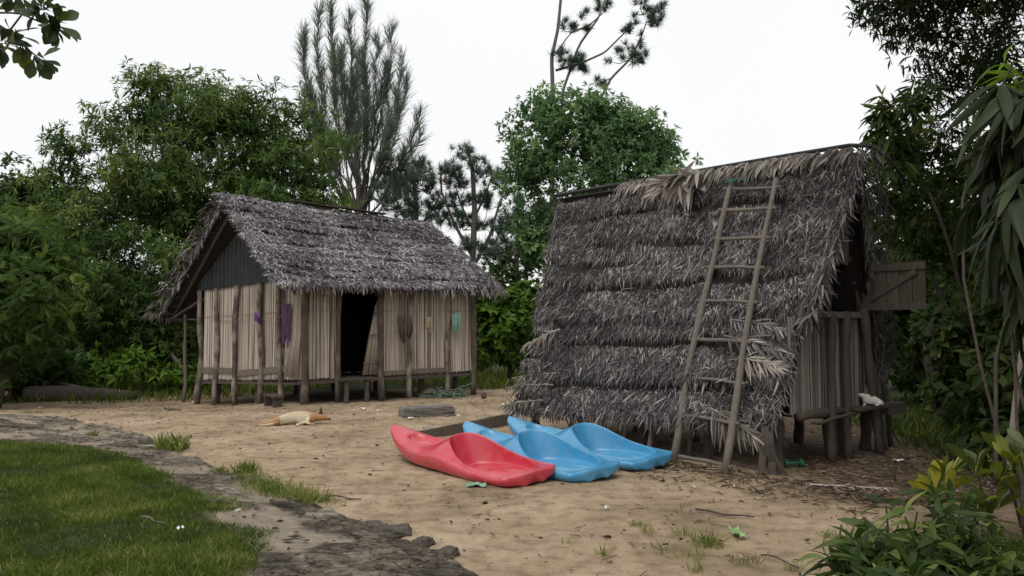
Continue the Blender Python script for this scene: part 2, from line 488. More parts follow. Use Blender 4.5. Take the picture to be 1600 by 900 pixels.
def axis_grid(lo, hi, step, far, n_far):
    core = np.arange(lo, hi + step / 2, step)
    k = np.linspace(0, 1, n_far + 1)[1:]
    g = (np.exp(k * 4) - 1) / (math.exp(4) - 1)
    return np.concatenate([(lo - g * (far + lo if lo < 0 else far))[::-1], core, hi + g * (far - hi)])
gx = axis_grid(-10, 8, .036, 400, 30)
gy = axis_grid(3, 20, .036, 400, 30)
X, Y = np.meshgrid(gx, gy)
Z = terrain(X, Y)
core = (X > -10) & (X < 8) & (Y > 3) & (Y < 20)
Z = Z + np.where(core, .012 * fbm(X * 6, Y * 6, 21, 3) + .01 * np.clip(fbm(X * 2.3, Y * 2.3, 27, 2), -1, 0), 0)
_f, _g, _c = worley(X * 3.1 + .5 * fbm(X * 3, Y * 3, 29, 2), Y * 3.1, 33)
Z = Z + np.where(core, -.011 * S(1 - _f / .42) * (_c > .55) + .003 * np.exp(-((_f - .48) / .08) ** 2) * (_c > .55), 0)
ld = sdf(X, Y, LEDGE); gd = sdf(X, Y, LAWN)
Z = Z - .05 * S(ld / .15) - .0 * gd
soil = S((X - .6 + .35 * fbm(X, Y, 31, 3) - .12 * (Y - 8)) / 1.6 - .9) * S((Y - 7.0 + .8 * fbm(X * 1.3, Y * 1.3, 35, 3)) / 1.0)
soil = np.maximum(soil, S((X - 2.6) / 1.6 + .8 * fbm(X * 1.1, Y * 1.1, 37, 3)) * .55)
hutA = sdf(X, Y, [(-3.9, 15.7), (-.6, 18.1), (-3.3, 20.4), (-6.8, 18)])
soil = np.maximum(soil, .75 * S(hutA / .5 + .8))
green = np.maximum.reduce([S((gd + .08) / .2), S((Y - 18.9 - .35 * np.maximum(0, X) + .25 * np.minimum(0, X + 3.5) + .8 * fbm(X * .8, Y * .8, 41, 3)) / .8),
                           S((X - 4.9 + 1.2 * fbm(X * .8, Y * .8, 43, 3)) / .8)])
V = np.stack([X, Y, Z], -1).reshape(-1, 3)
ny, nx = X.shape
ii = (np.arange(ny - 1)[:, None] * nx + np.arange(nx - 1)[None]).reshape(-1)
Q = np.stack([ii, ii + 1, ii + nx + 1, ii + nx], -1)
mb = MB(); mb.add(V, Q, None, .5)

m, n, l, p = nm('sandy_ground')
tc = n.new("ShaderNodeTexCoord")
def noise_node(scale, detail=6, rough=.55):
    k = n.new("ShaderNodeTexNoise"); k.inputs['Scale'].default_value = scale; k.inputs['Detail'].default_value = detail
    k.inputs['Roughness'].default_value = rough
    l.new(tc.outputs['Object'], k.inputs['Vector']); return k
def mixc(fac, a, b):
    k = n.new("ShaderNodeMix"); k.data_type = 'RGBA'
    for s_, v_ in (('Factor', fac), ('A', a), ('B', b)):
        if isinstance(v_, tuple): k.inputs[s_].default_value = (*v_, 1)
        elif isinstance(v_, (int, float)): k.inputs[s_].default_value = v_
        else: l.new(v_, k.inputs[s_])
    return k.outputs['Result']
n1 = noise_node(1.1); n2 = noise_node(6); n3 = noise_node(130, 3)
r1 = _ramp(n, [(.32, (.245, .184, .118)), (.5, (.36, .275, .182)), (.68, (.44, .345, .24))]); l.new(n1.outputs['Fac'], r1.inputs['Fac'])
r2 = _ramp(n, [(.3, (.62, .60, .58)), (.52, (1, 1, 1)), (.72, (1.14, 1.14, 1.14))]); l.new(n2.outputs['Fac'], r2.inputs['Fac'])
mu = n.new("ShaderNodeMix"); mu.data_type = 'RGBA'; mu.blend_type = 'MULTIPLY'; mu.inputs['Factor'].default_value = 1
l.new(r1.outputs['Color'], mu.inputs['A']); l.new(r2.outputs['Color'], mu.inputs['B'])
r3 = _ramp(n, [(.36, (.42, .37, .33)), (.46, (1, 1, 1)), (.62, (1, 1, 1)), (.72, (1.25, 1.22, 1.18))]); l.new(n3.outputs['Fac'], r3.inputs['Fac'])
mu2 = n.new("ShaderNodeMix"); mu2.data_type = 'RGBA'; mu2.blend_type = 'MULTIPLY'; mu2.inputs['Factor'].default_value = .8
l.new(mu.outputs['Result'], mu2.inputs['A']); l.new(r3.outputs['Color'], mu2.inputs['B'])
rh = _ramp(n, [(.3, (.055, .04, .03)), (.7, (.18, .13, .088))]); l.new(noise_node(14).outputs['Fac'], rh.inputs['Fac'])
rg = _ramp(n, [(.35, (.035, .035, .018)), (.65, (.06, .085, .028))]); l.new(noise_node(5).outputs['Fac'], rg.inputs['Fac'])
a1 = n.new("ShaderNodeAttribute"); a1.attribute_name = 'soil'
a2 = n.new("ShaderNodeAttribute"); a2.attribute_name = 'green'
c1 = mixc(a1.outputs['Fac'], mu2.outputs['Result'], rh.outputs['Color'])
c2 = mixc(a2.outputs['Fac'], c1, rg.outputs['Color'])
l.new(c2, p.inputs['Base Color'])
p.inputs['Roughness'].default_value = .95; p.inputs['Specular IOR Level'].default_value = .15
bp = n.new("ShaderNodeBump"); bp.inputs['Strength'].default_value = .55; bp.inputs['Distance'].default_value = .03
bs = n.new("ShaderNodeMath"); bs.operation = 'MULTIPLY_ADD'; bs.inputs[1].default_value = .35
l.new(n3.outputs['Fac'], bs.inputs[0]); l.new(noise_node(22, 6, .65).outputs['Fac'], bs.inputs[2])
l.new(bs.outputs[0], bp.inputs['Height']); l.new(bp.outputs['Normal'], p.inputs['Normal'])
ground = build('ground', mb, m, kind='structure')
props(ground, 'sandy yard of bare trodden earth around two huts')
for nme, arr in (('soil', soil), ('green', green)):
    at = ground.data.attributes.new(nme, 'FLOAT', 'POINT'); at.data.foreach_set('value', arr.astype(np.float32).ravel())

# rocky crust along the lawn
st = .016
lx = np.arange(-10.5, 1.2, st); ly = np.arange(3.3, 15.2, st)
X, Y = np.meshgrid(lx, ly)
wx = X + .22 * fbm(X * 5, Y * 5, 61, 4); wy = Y + .22 * fbm(X * 5 + 9, Y * 5, 63, 4)
d = sdf(X[::1, ::1], Y, LEDGE) + .16 * fbm(X * 2.2, Y * 2.2, 51, 4)
f1, f2, cid = worley(wx * 3.6, wy * 4.6, 71)
g1, g2, cid2 = worley(wx * 10, wy * 13, 77)
edge = S((f2 - f1) / .10); edge2 = S((g2 - g1) / .14)
patch = fbm(X * .9, Y * .9, 81, 3)
rockz = .013 * edge * (.25 + cid) + .009 * edge2 * (.2 + cid2) + .022 * fbm(X * 7, Y * 7, 85, 5) + .04 * fbm(X * 1.9, Y * 1.9, 87, 3)
sandp = S((sdf(X, Y, SANDPATCH) + .12 + .25 * fbm(X * 3, Y * 3, 91, 3)) / .12)
far_sand = S((Y - 8.6) / 2.5) * S((fbm(X * 2.6, Y * 2.6, 93, 4) + .06) / .10)
sandy = np.clip(np.maximum.reduce([sandp, far_sand * .9, S((patch - .14) / .08) * .85]), 0, 1)
rim = S(d / .10)
Z = terrain(X, Y) - .055 + (.06 + rockz * (1 - .85 * sandy) - .012 * sandy) * rim
keep = (d > -.03)
vi = -np.ones(X.shape, int)
cell = keep[:-1, :-1] & keep[1:, :-1] & keep[:-1, 1:] & keep[1:, 1:]
use = np.zeros(X.shape, bool)
use[:-1, :-1] |= cell; use[1:, :-1] |= cell; use[:-1, 1:] |= cell; use[1:, 1:] |= cell
vi[use] = np.arange(use.sum())
r, c = np.nonzero(cell)
Q = np.stack([vi[r, c], vi[r, c + 1], vi[r + 1, c + 1], vi[r + 1, c]], -1)
rockvar = np.clip(.02 + .42 * edge * (.3 + .7 * cid) + .34 * edge2 * (.2 + .8 * cid2) + .7 * fbm(X * 2, Y * 2, 97, 4), 0, 1)
mb = MB(); mb.add(np.stack([X[use], Y[use], Z[use]], -1), Q, None, rockvar[use])
m, n, l, p = nm('crusted_rock')
tc = n.new("ShaderNodeTexCoord")
at = n.new("ShaderNodeAttribute"); at.attribute_name = 'var'
a2 = n.new("ShaderNodeAttribute"); a2.attribute_name = 'sandy'
nz = noise_node(11, 8, .65)
ad = n.new("ShaderNodeMath"); ad.operation = 'MULTIPLY_ADD'; ad.inputs[1].default_value = .9
sb = n.new("ShaderNodeMath"); sb.operation = 'SUBTRACT'; sb.inputs[1].default_value = .45
l.new(at.outputs['Fac'], sb.inputs[0]); l.new(nz.outputs['Fac'], ad.inputs[0]); l.new(sb.outputs[0], ad.inputs[2])
rr = _ramp(n, [(.05, (.03, .025, .018)), (.3, (.092, .078, .058)), (.6, (.205, .178, .14)), (.9, (.42, .37, .30))])
l.new(ad.outputs[0], rr.inputs['Fac'])
rs = _ramp(n, [(.3, (.24, .20, .15)), (.7, (.42, .35, .27))]); l.new(noise_node(7, 8, .6).outputs['Fac'], rs.inputs['Fac'])
vo = n.new("ShaderNodeTexVoronoi"); vo.feature = 'DISTANCE_TO_EDGE'; vo.inputs['Scale'].default_value = 7.5
dn_ = noise_node(9, 5, .6)
vm = n.new("ShaderNodeMix"); vm.data_type = 'RGBA'; vm.inputs['Factor'].default_value = .16
l.new(tc.outputs['Object'], vm.inputs['A']); l.new(dn_.outputs['Color'], vm.inputs['B']); l.new(vm.outputs['Result'], vo.inputs['Vector'])
rc = _ramp(n, [(0, (.32, .28, .24)), (.035, (.55, .52, .5)), (.07, (1, 1, 1))]); l.new(vo.outputs['Distance'], rc.inputs['Fac'])
cm = n.new("ShaderNodeMix"); cm.data_type = 'RGBA'; cm.blend_type = 'MULTIPLY'; cm.inputs['Factor'].default_value = 1
l.new(rr.outputs['Color'], cm.inputs['A']); l.new(rc.outputs['Color'], cm.inputs['B'])
l.new(mixc(a2.outputs['Fac'], cm.outputs['Result'], rs.outputs['Color']), p.inputs['Base Color'])
p.inputs['Roughness'].default_value = .93; p.inputs['Specular IOR Level'].default_value = .2
bp = n.new("ShaderNodeBump"); bp.inputs['Strength'].default_value = .9; bp.inputs['Distance'].default_value = .03
l.new(noise_node(55, 8, .7).outputs['Fac'], bp.inputs['Height']); l.new(bp.outputs['Normal'], p.inputs['Normal'])
rock = build('rock_path', mb, m, kind='structure')
props(rock, 'strip of cracked grey rock and crusted earth beside the lawn')
at = rock.data.attributes.new('sandy', 'FLOAT', 'POINT'); at.data.foreach_set('value', sandy[use].astype(np.float32))

# ------------------------------------------------------------------ huts: shared builders
def thatch_patch(leaves, core, c00, c10, c11, c01, dens, ln=(.18, .36), wd=.020, rows=14, spread=.5, thick=.12, sag=.0, lift=.25, var=(.15, .85), step=.05, flat=.3, edge=.06):
    """leaf thatch over a bilinear patch: c00-c10 the eave, c01-c11 the ridge"""
    c00, c10, c11, c01 = [np.asarray(c, float) for c in (c00, c10, c11, c01)]
    def pt(u, v):
        u = np.asarray(u)[..., None]; v = np.asarray(v)[..., None]
        q = c00 * (1 - u) * (1 - v) + c10 * u * (1 - v) + c11 * u * v + c01 * (1 - u) * v
        q = q - np.array((0, 0, 1.0)) * sag * np.sin(np.pi * u) * np.sin(np.pi * np.clip(v, 0, 1))
        return q
    up = norm((c01 + c11) - (c00 + c10)); al = norm((c10 + c11) - (c00 + c01))
    nr = norm(np.cross(al, up))
    if nr[2] < 0: nr = -nr
    area = .5 * np.linalg.norm(np.cross(c10 - c00, c01 - c00)) + .5 * np.linalg.norm(np.cross(c10 - c11, c01 - c11))
    # core slab, lumpy
    nu, nv = 30, 16
    U, Vv = np.meshgrid(np.linspace(0, 1, nu), np.linspace(0, 1, nv))
    top = pt(U, Vv) + nr * (-.04 + .03 * RNG.standard_normal((nv, nu, 1)) + .006 * np.sin(Vv * rows * 2 * np.pi)[..., None])
    bot = pt(U, Vv) - nr * thick
    k = nu * nv
    ii = (np.arange(nv - 1)[:, None] * nu + np.arange(nu - 1)[None]).reshape(-1)
    Qt = np.stack([ii, ii + 1, ii + nu + 1, ii + nu], -1)
    per = np.concatenate([np.arange(nu), np.arange(2 * nu - 1, k, nu), np.arange(k - 2, k - nu - 1, -1), np.arange(k - 2 * nu, 0, -nu)])
    Qs = np.stack([per, np.roll(per, -1), np.roll(per, -1) + k, per + k], -1)
    core.add(np.concatenate([top.reshape(-1, 3), bot.reshape(-1, 3)]), np.concatenate([Qt, Qt[:, ::-1] + k, Qs]), None, .5)
    # leaves
    N = int(area * dens)
    u = RNG.random(N) * (1 + 2 * edge) - edge
    row = RNG.integers(0, rows, N)
    fr_ = .12 + .88 * RNG.random(N)
    v = (row + fr_ + 1.7 * fbm(u * 3.5 + row * 1.3, row * 1.7, 19, 4) + .45 * (hsh(row, row * 0, 77) - .5)) / rows
    v = np.clip(v + .03 * fbm(u * 6, row * 3.1, 5, 2), 0.0, 1.0)
    P = pt(np.clip(u, -edge, 1 + edge), v) + nr * (.02 * RNG.random(N) + step * (1 - fr_) * (.1 + 1.1 * hsh(row, row * 0, 78)) * np.clip(.75 + 1.6 * fbm(u * 4 + row * 3.3, row * 2.1, 79, 3), 0, 2))[:, None]
    a = spread * RNG.standard_normal(N) + .35 * fbm(u * 5, v * 9, 17, 2)
    # leaves near the ends sweep outwards a little
    dd = -up[None] * np.cos(a)[:, None] + al[None] * np.sin(a)[:, None] + nr[None] * (lift * (RNG.random(N) - .2))[:, None]
    nn = nr[None] + flat * 2 * RNG.standard_normal((N, 3)) * .5
    s = ln[0] + (ln[1] - ln[0]) * RNG.random(N)
    vr = var[0] + (var[1] - var[0]) * np.clip(RNG.random(N) ** 1.4 + .7 * fbm(u * 7, v * 7, 23, 3), 0, 1)
    ws = (wd * (.5 + RNG.random(N))) / (s * .1)
    for kk, tpl in enumerate((leaf_tpl(.1, 4, .12, .5, 'strap', True), leaf_tpl(.1, 4, .3, .5, 'strap', True, .03), leaf_tpl(.1, 4, -.1, .4, 'lance', True))):
        q = np.arange(N) % 3 == kk
        scatter(leaves, tpl, P[q], dd[q], nn[q], s[q], vr[q], ws[q])
    return pt, nr, up, al

def reed_panel(name, A, B, z0, z1, mat, parent, out, rw=.024, lean=0.0, label=None, jag=.07):
    """upright reeds from A to B (plan points); z0, z1 pairs at A and B; out is the plan direction it faces"""
    A = np.asarray(A, float)[:2]; B = np.asarray(B, float)[:2]; out = norm(np.asarray(out, float)[:2])
    Ln = np.linalg.norm(B - A); n_ = max(3, int(Ln / rw))
    mb = MB()
    t_ = (B - A) / Ln
    for i in range(n_):
        f = (i + .5) / n_
        c = A + (B - A) * f
        za = z0[0] + (z0[1] - z0[0]) * f - jag * random.random() * .6; zb = z1[0] + (z1[1] - z1[0]) * f + jag * random.random() * .5
        w = rw * (.42 + .2 * random.random()); o_ = .012 * random.random()
        hs = np.linspace(0, 1, 6)
        ringv = []
        ph = random.random() * 6
        for h in hs:
            j = .006 * math.sin(h * 5 + ph)
            b2 = c + t_ * j + out * (o_ + lean * (1 - h) ** 2)
            z = za + (zb - za) * h
            for k in range(5):
                an = math.pi * k / 4
                xy = b2 - t_ * w * math.cos(an) + out * w * .9 * math.sin(an)
                ringv.append((xy[0], xy[1], z))
        Q = []
        for r_ in range(5):
            for k in range(4):
                a = r_ * 5 + k
                Q.append((a, a + 1, a + 6, a + 5))
        mb.add(ringv, Q, None, min(1, max(0, random.gauss(.54, .27))))
    # added dark sheet to stop light between the reeds, 12 mm
    bk = [(*(A - out * .002), z0[0]), (*(B - out * .002), z0[1]), (*(B - out * .002), z1[1]), (*(A - out * .002), z1[0]),
          (*(A - out * .014), z0[0]), (*(B - out * .014), z0[1]), (*(B - out * .014), z1[1]), (*(A - out * .014), z1[0])]
    mb.add(bk, [(0, 1, 2, 3), (7, 6, 5, 4), (0, 4, 5, 1), (1, 5, 6, 2), (2, 6, 7, 3), (3, 7, 4, 0)], None, .08)
    o = build(name, mb, mat, parent)
    if label: o['label'] = label
    return o

def part_pole(name, parent, a, b, r0, r1, mat, wob=.012, label=None):
    mb = MB(); pole(mb, a, b, r0, r1, wob)
    o = build(name, mb, mat, parent)
    if label: o['label'] = label
    return o
def part_bar(name, parent, a, b, w, h, mat, up=(0, 0, 1), label=None, nseg=5, wob=.004):
    mb = MB(); bar(mb, a, b, w, h, up, .5, nseg, wob)
    o = build(name, mb, mat, parent, smooth=False)
    if label: o['label'] = label
    return o
def tz(p): return float(terrain(p[0], p[1]))
def line_at_px(A, B, px):
    a = (px - 800) / F * 1.0
    a = a / cp
    e = B - A
    return A + e * ((a * A[1] - A[0]) / (e[0] - a * e[1]))

# ------------------------------------------------------------------ hut A (reed walls, on stilts)
Nn = np.array((-3.94, 15.8)); Rr = np.array((-.93, 18.0)); Ll = np.array((-6.46, 17.5)); Bb = Rr + (Ll - Nn)
uA = norm(Rr - Nn); oA = np.array((uA[1], -uA[0]))                 # front wall direction, its outward normal
vA = norm(Ll - Nn); gA = np.array((-vA[1], vA[0]))                 # gable wall direction, its outward normal
if gA @ (Nn - Rr) < 0: gA = -gA
hutA = thing('reed_hut', 'reed walled stilt hut under grey thatch with open dark doorway and washing on its walls', 'hut', (-3.9, 17.3, 0))
P1, P2 = np.array((-5.6, 16.3, 4.07)), np.array((-2.12, 18.8, 3.86))
E1, E2 = np.array((-4.12, 15.2, 2.28)), np.array((-.38, 18.05, 2.26))
E3, E4 = np.array((-7.62, 18.1, 1.72)), np.array((-3.5, 20.8, 1.95))
lv, co = MB(), MB()
thatch_patch(lv, co, E1, E2, P2, P1, 3600, (.06, .16), .0135, 17, .9, .14, .05, .16, (.0, 1.0), step=.03)
thatch_patch(lv, co, E3, E4, P2, P1, 300, (.16, .34), .03, 13, .5, .12, .04, .3, (.1, .9))
thatch_patch(lv, co, E2, E4, P2 + (.06, .05, 0), P2 - (.06, .05, 0), 600, (.16, .32), .03, 12, .5, .10, 0, .3)
# shaggy verge over the gable and fringe along the eave
for (a, b, nn_, sp_) in ((P1, E1, 420, .5), (P1, E3, 420, .4), (E1, E2, 700, .35), (P2, E2, 220, .4)):
    t = RNG.random(nn_)[:, None]
    pos = a + (b - a) * t + .03 * RNG.standard_normal((nn_, 3))
    dn = norm(b - a)
    dd = np.array((0, 0, -.8)) + .35 * dn * np.sign(-dn[2] + 1e-6) + sp_ * RNG.standard_normal((nn_, 3)) * .7
    nr_ = np.array((oA[0], oA[1], .6)) + .6 * RNG.standard_normal((nn_, 3))
    s = .10 + .15 * RNG.random(nn_)
    scatter(lv, leaf_tpl(.09, 4, .2, .4, 'strap'), pos, dd, nr_, s * .85, np.clip(RNG.normal(.55, .28, nn_), 0, 1), 1 + RNG.random(nn_))
roofA = build('thatch_roof', lv, M['thatch'], hutA, smooth=False)
build('roof_lining', co, M['thatch_core'], roofA)
mb = MB()
for f0, f1 in ((.30, .55), (.52, .80)):
    bar(mb, P1 + (P2 - P1) * f0 + (0, 0, .05), P1 + (P2 - P1) * f1 + (0, 0, .03), .20, .025, (0, 0, 1), .4, 4, .004)
build('ridge_board', mb, M['wood_dark'], roofA, smooth=False)
# underside battens of the long back slope at the open verge, and rafters
for i in range(13):
    f = (i + .6) / 13.5
    a = P1 + (E3 - P1) * f; b = P2 + (E4 - P2) * f
    e = norm(b - a)
    part_pole('batten', hutA, a + e * .05 + (0, 0, -.15), a + e * 1.6 + (0, 0, -.15), .014, .012, M['wood_dark'], .004)
for off in (.16, .75):
    e = norm(P2 - P1)
    part_pole('rafter', hutA, P1 + e * off + (0, 0, -.2), E3 + e * off + (0, 0, -.2), .035, .03, M['wood_dark'], .008)
    part_pole('rafter', hutA, P1 + e * off + (0, 0, -.2), E1 + e * off + (0, 0, -.19), .035, .03, M['wood_dark'], .008)
# eave beam carried by the outer post
lp = np.array((*W(287, 628, 18.0)[:2], 0)); lp[2] = tz(lp)
part_pole('eave_post', hutA, lp, lp + (.02, .02, 1.72 - lp[2]), .042, .036, M['wood'], .015)
part_pole('eave_beam', hutA, E3 + (.22, -.1, -.12), E4 + (-.3, -.45, -.2), .045, .04, M['wood_dark'], .01)
part_pole('eave_beam', hutA, E3 + (.25, -.12, -.10), (*Ll, 2.05), .035, .035, M['wood_dark'], .01)

def zA(p, vals):   # bilinear in the hut plan
    d = np.asarray(p)[:2] - Nn
    mtx = np.array([[uA[0], vA[0]], [uA[1], vA[1]]])
    a, b = np.linalg.solve(mtx, d)
    a /= np.linalg.norm(Rr - Nn); b /= np.linalg.norm(Ll - Nn)
    return vals[0] + a * (vals[1] - vals[0]) + b * (vals[2] - vals[0])
floorz = lambda p: zA(p, (.49, .50, .37))
topz = lambda p: zA(p, (2.42, 2.34, 2.24))
# front wall
FP = [line_at_px(Nn, Rr, x) for x in (475, 527, 593, 638, 697, 737)]
for i, p in enumerate(FP):
    q = p + oA * .07
    part_pole('post', hutA, (*q, tz(q) - .05), (*(q + oA * .01), topz(p) + .05), (.075, .058, .062, .058, .055, .062)[i], (.065, .052, .055, .05, .048, .055)[i], M['post_bark' if i in (3, 4) else 'post_dark'], .012)
for a, b in ((0, 1), (2, 3), (3, 4), (4, 5)):
    pa, pb = FP[a], FP[b]
    reed_panel('reed_panel', pa, pb, (floorz(pa) + .01, floorz(pb) + .01 + (.02 if b == 5 else 0)), (topz(pa), topz(pb)), M['reed'], hutA, oA, .017, .02)
pa = line_at_px(Nn, Rr, 590)
# half-open reed door leaning in the doorway
db = line_at_px(Nn, Rr, 566); dbt = line_at_px(Nn, Rr, 587)
dmb = MB()
for i in range(14):
    f = i / 13
    b0 = db + (pa - db) * f; t0 = dbt + (pa + uA * .06 - dbt) * f
    tube(dmb, [(*(b0 + oA * .02), floorz(b0) + .02), (*((b0 + t0) / 2), floorz(b0) + .75), (*(t0 - oA * .03), floorz(b0) + 1.35 + .25 * f)], .012, 6, min(1, max(0, random.gauss(.4, .2))))
door = build('door', dmb, M['reed'], hutA)
for hh in (.25, .8, 1.25):
    f = hh / 1.4
    a = db + (dbt - db) * f; b = pa
    part_pole('door_batten', door, (*(a + oA * .05 - uA * .04), floorz(a) + hh), (*(b + oA * .05), floorz(a) + hh + .02), .014, .012, M['wood'], .003)
# gable wall
gap = [line_at_px(Nn, Ll, x) for x in (462, 443, 413, 374, 344, 318)]
for i, p in enumerate(gap[1:]):
    q = p + gA * .08
    part_pole('post', hutA, (*q, tz(q) - .05), (*(q + gA * .01), topz(p) - .02), (.055, .06, .052, .058, .06)[i], (.05, .055, .05, .045, .05)[i], M['post_bark'], .026)
pts = [Nn] + gap[1:-1] + [Ll]
for a, b in zip(pts[:-1], pts[1:]):
    reed_panel('reed_panel', a, b, (floorz(a) + .01, floorz(b) + .01), (topz(a), topz(b)), M['reed'], hutA, gA, .018, .01)
# corner flap of reeds that has come loose
mb = MB()
for i in range(9):
    f = i / 8
    b = Nn + gA * (.16 + .02 * f) - vA * 0 + vA * (.34 - .34 * f) ; t = Nn + gA * .06 + vA * (.20 - .20 * f)
    tube(mb, [(*b, floorz(Nn) + .03), (*((b + t) / 2 + gA * -.02), floorz(Nn) + .8), (*t, topz(Nn) - .05)], .014, 6, min(1, max(0, random.gauss(.55, .15))))
build('loose_reeds', mb, M['reed'], hutA)
for (A_, B_, o_) in ((FP[0], FP[1], oA), (FP[2], FP[3], oA), (FP[3], FP[4], oA), (FP[4], FP[5], oA)) + tuple((gap[i], gap[i + 1], gA) for i in range(0, 5)):
    for hh in (1.28,):
        a, b = A_ + o_ * .035, B_ + o_ * .035
        part_pole('lashing', hutA, (*a, floorz(a) + hh + .03 * random.random()), (*b, floorz(b) + hh + .03 * random.random()), .005, .004, M['cord'], .003)
# kick boards slipping along the gable foot
a, b = gap[1], gap[3]
part_bar('kick_board', hutA, (*(gap[0] + gA * .04), floorz(a) + .22), (*(gap[3] + gA * .045), floorz(b) + .10), .022, .12, M['wood'])
part_bar('kick_board', hutA, (*(gap[3] + gA * .04), floorz(b) + .16), (*(gap[5] + gA * .04), floorz(gap[5]) + .18), .022, .12, M['wood'])
part_bar('kick_board', hutA, (*(FP[2] + oA * .045), floorz(FP[2]) + .03), (*(FP[4] + oA * .05), floorz(FP[4]) + .06), .02, .09, M['wood'])
# back and end walls close the room
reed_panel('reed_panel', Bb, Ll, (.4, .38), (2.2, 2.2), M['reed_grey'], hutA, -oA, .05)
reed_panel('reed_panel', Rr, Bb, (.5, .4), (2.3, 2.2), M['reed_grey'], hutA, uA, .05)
# gable sheet: dark corrugated, corrugations upright
apex = (Nn + Ll) / 2
mb = MB()
ns = 60
tv = []
for i in range(ns + 1):
    f = i / ns
    p = Nn + (Ll - Nn) * (f * 1.10 - .05)
    zt = 3.72 - abs(f - .5) * 2 * 1.35
    zb = topz(p) - .02 + (.10 if f < .28 else 0) * 0
    o_ = gA * (.05 + .010 * math.sin(f * 26 * 2 * math.pi))
    tv += [(*(p + o_), zb), (*(p + o_), max(zb + .01, zt)), (*(p + o_ - gA * .006), zb), (*(p + o_ - gA * .006), max(zb + .01, zt))]
Q = []
for i in range(ns):
    a = i * 4; b = a + 4
    Q += [(a, b, b + 1, a + 1), (a + 3, b + 3, b + 2, a + 2), (a + 1, b + 1, b + 3, a + 3), (a + 2, b + 2, b, a)]
mb.add(tv, Q)
build('gable_sheet', mb, M['tarp'], hutA, smooth=False, label='dark corrugated sheet closing the gable')
part_pole('tie_beam', hutA, (*(Nn - gA * .06 - vA * .15), topz(Nn) + .02), (*(Ll - gA * .06 + vA * .3), topz(Ll) + .0), .035, .03, M['wood_dark'], .01)
part_pole('wall_plate', hutA, (*(Nn + oA * .02 - uA * .2), topz(Nn) + .01), (*(Rr + oA * .02 + uA * .25), topz(Rr) + .02), .045, .04, M['wood_dark'], .01)
# floor and the frame under it
mb = MB()
fl = [(*(Nn), floorz(Nn)), (*(Rr), floorz(Rr)), (*(Bb), floorz(Bb)), (*(Ll), floorz(Ll))]
fl = [(x_, y_, z_ - .005) for x_, y_, z_ in fl] + [(x_, y_, z_ - .04) for x_, y_, z_ in fl]
mb.add(fl, [(0, 1, 2, 3), (7, 6, 5, 4), (0, 4, 5, 1), (1, 5, 6, 2), (2, 6, 7, 3), (3, 7, 4, 0)])
build('floor', mb, M['wood_dark'], hutA, smooth=False)
part_bar('floor_beam', hutA, (*(Nn + oA * .03 - uA * .12), .415), (*(Rr + oA * .03 + uA * .15), .43), .08, .06, M['wood_dark'])
part_bar('floor_beam', hutA, (*(Nn + gA * .03 - vA * .1), .41), (*(Ll + gA * .03 + vA * .12), .29), .07, .055, M['wood_dark'])
part_bar('floor_beam', hutA, (*((Nn + Ll) / 2), .37), (*((Rr + Bb) / 2), .40), .08, .09, M['wood_dark'])
for fu in (.04, .28, .5, .74, .97):
    for fv, rr_ in ((.08, .06), (.5, .065), (.93, .06)):
        p = Nn + (Rr - Nn) * fu + (Ll - Nn) * fv
        part_pole('stilt', hutA, (*p, tz(p) - .05), (*p, floorz(p) - .05), rr_ * 1.15, rr_, M['wood_dark'], .01)
# doorstep plank on two stubs
a = line_at_px(Nn + oA * .22, Rr + oA * .22, 531); b = line_at_px(Nn + oA * .22, Rr + oA * .22, 588)
part_bar('door_step', hutA, (*a, .45), (*b, .455), .14, .03, M['wood_dark'])
for f in (.2, .75):
    q = a + (b - a) * f
    part_pole('step_stub', hutA, (*q, tz(q) - .03), (*q, .425), .05, .05, M['wood_dark'], .004)

# things on and around hut A
def cloth(name, label, mat, top, w, h, wd, out, folds=3, slope=.0, group=None, cat='cloth', taper=.0):
    """a piece of fabric hanging from a point on a wall"""
    top = np.asarray(top, float); out = np.array((*norm(out), 0)); wd = np.array((*norm(wd), 0))
    nu, nv = 26, 18
    V, Q = [], []
    ph = random.random() * 6
    for j in range(nv):
        v = j / (nv - 1)
        for i in range(nu):
            u = i / (nu - 1) - .5
            ww = w * (1 - taper * v) * (.75 + .25 * math.sin(v * 2.2 + .4))
            z = -h * v * (1 - .18 * math.sin(u * 7 + ph)) - slope * u * w - .05 * h * abs(u)
            o_ = .03 + .03 * math.sin(u * folds * 6.28 + ph + v * 1.5) * (.35 + v) + .012 * math.sin(u * folds * 15 + v * 4) + .03 * math.sin(v * math.pi)
            V.append(top + wd * (u * ww) + out * o_ + (0, 0, z))
    for j in range(nv - 1):
        for i in range(nu - 1):
            a = j * nu + i
            Q.append((a, a + 1, a + nu + 1, a + nu))
    mb = MB(); mb.add(V, Q)
    o = build(name, mb, mat, None, loc=tuple(top), label=label, cat=cat, group=group)
    return o
def onwall(A, B, px, py, off, out):
    p = line_at_px(A + out * off, B + out * off, px)
    a, c = ray(px, py)
    return np.array((p[0], p[1], CAMH + c * p[1]))
cloth('hanging_garment', 'dark purple garment hanging on the gable post of the reed hut', M['purple'], onwall(Nn, Ll, 450, 474, .12, gA), .27, .72, vA, gA, 3, .1, None, 'garment', .2)
cloth('hanging_cloth', 'small violet cloth hooked on the line along the gable wall', M['violet'], onwall(Nn, Ll, 406, 488, .12, gA), .14, .18, vA, gA, 2, -.3)
cloth('hanging_garment', 'mint green cloth hung right of the last two front posts', M['mint'], onwall(Rr, Nn, 711, 489, .12, oA), .24, .38, uA, oA, 2, -.3, None, 'garment', .4)
cloth('hanging_cloth', 'small beige cloth hanging between the dark bundle and the mint cloth', M['beige'], onwall(Rr, Nn, 670, 495, .10, oA), .16, .27, uA, oA, 2, 0)
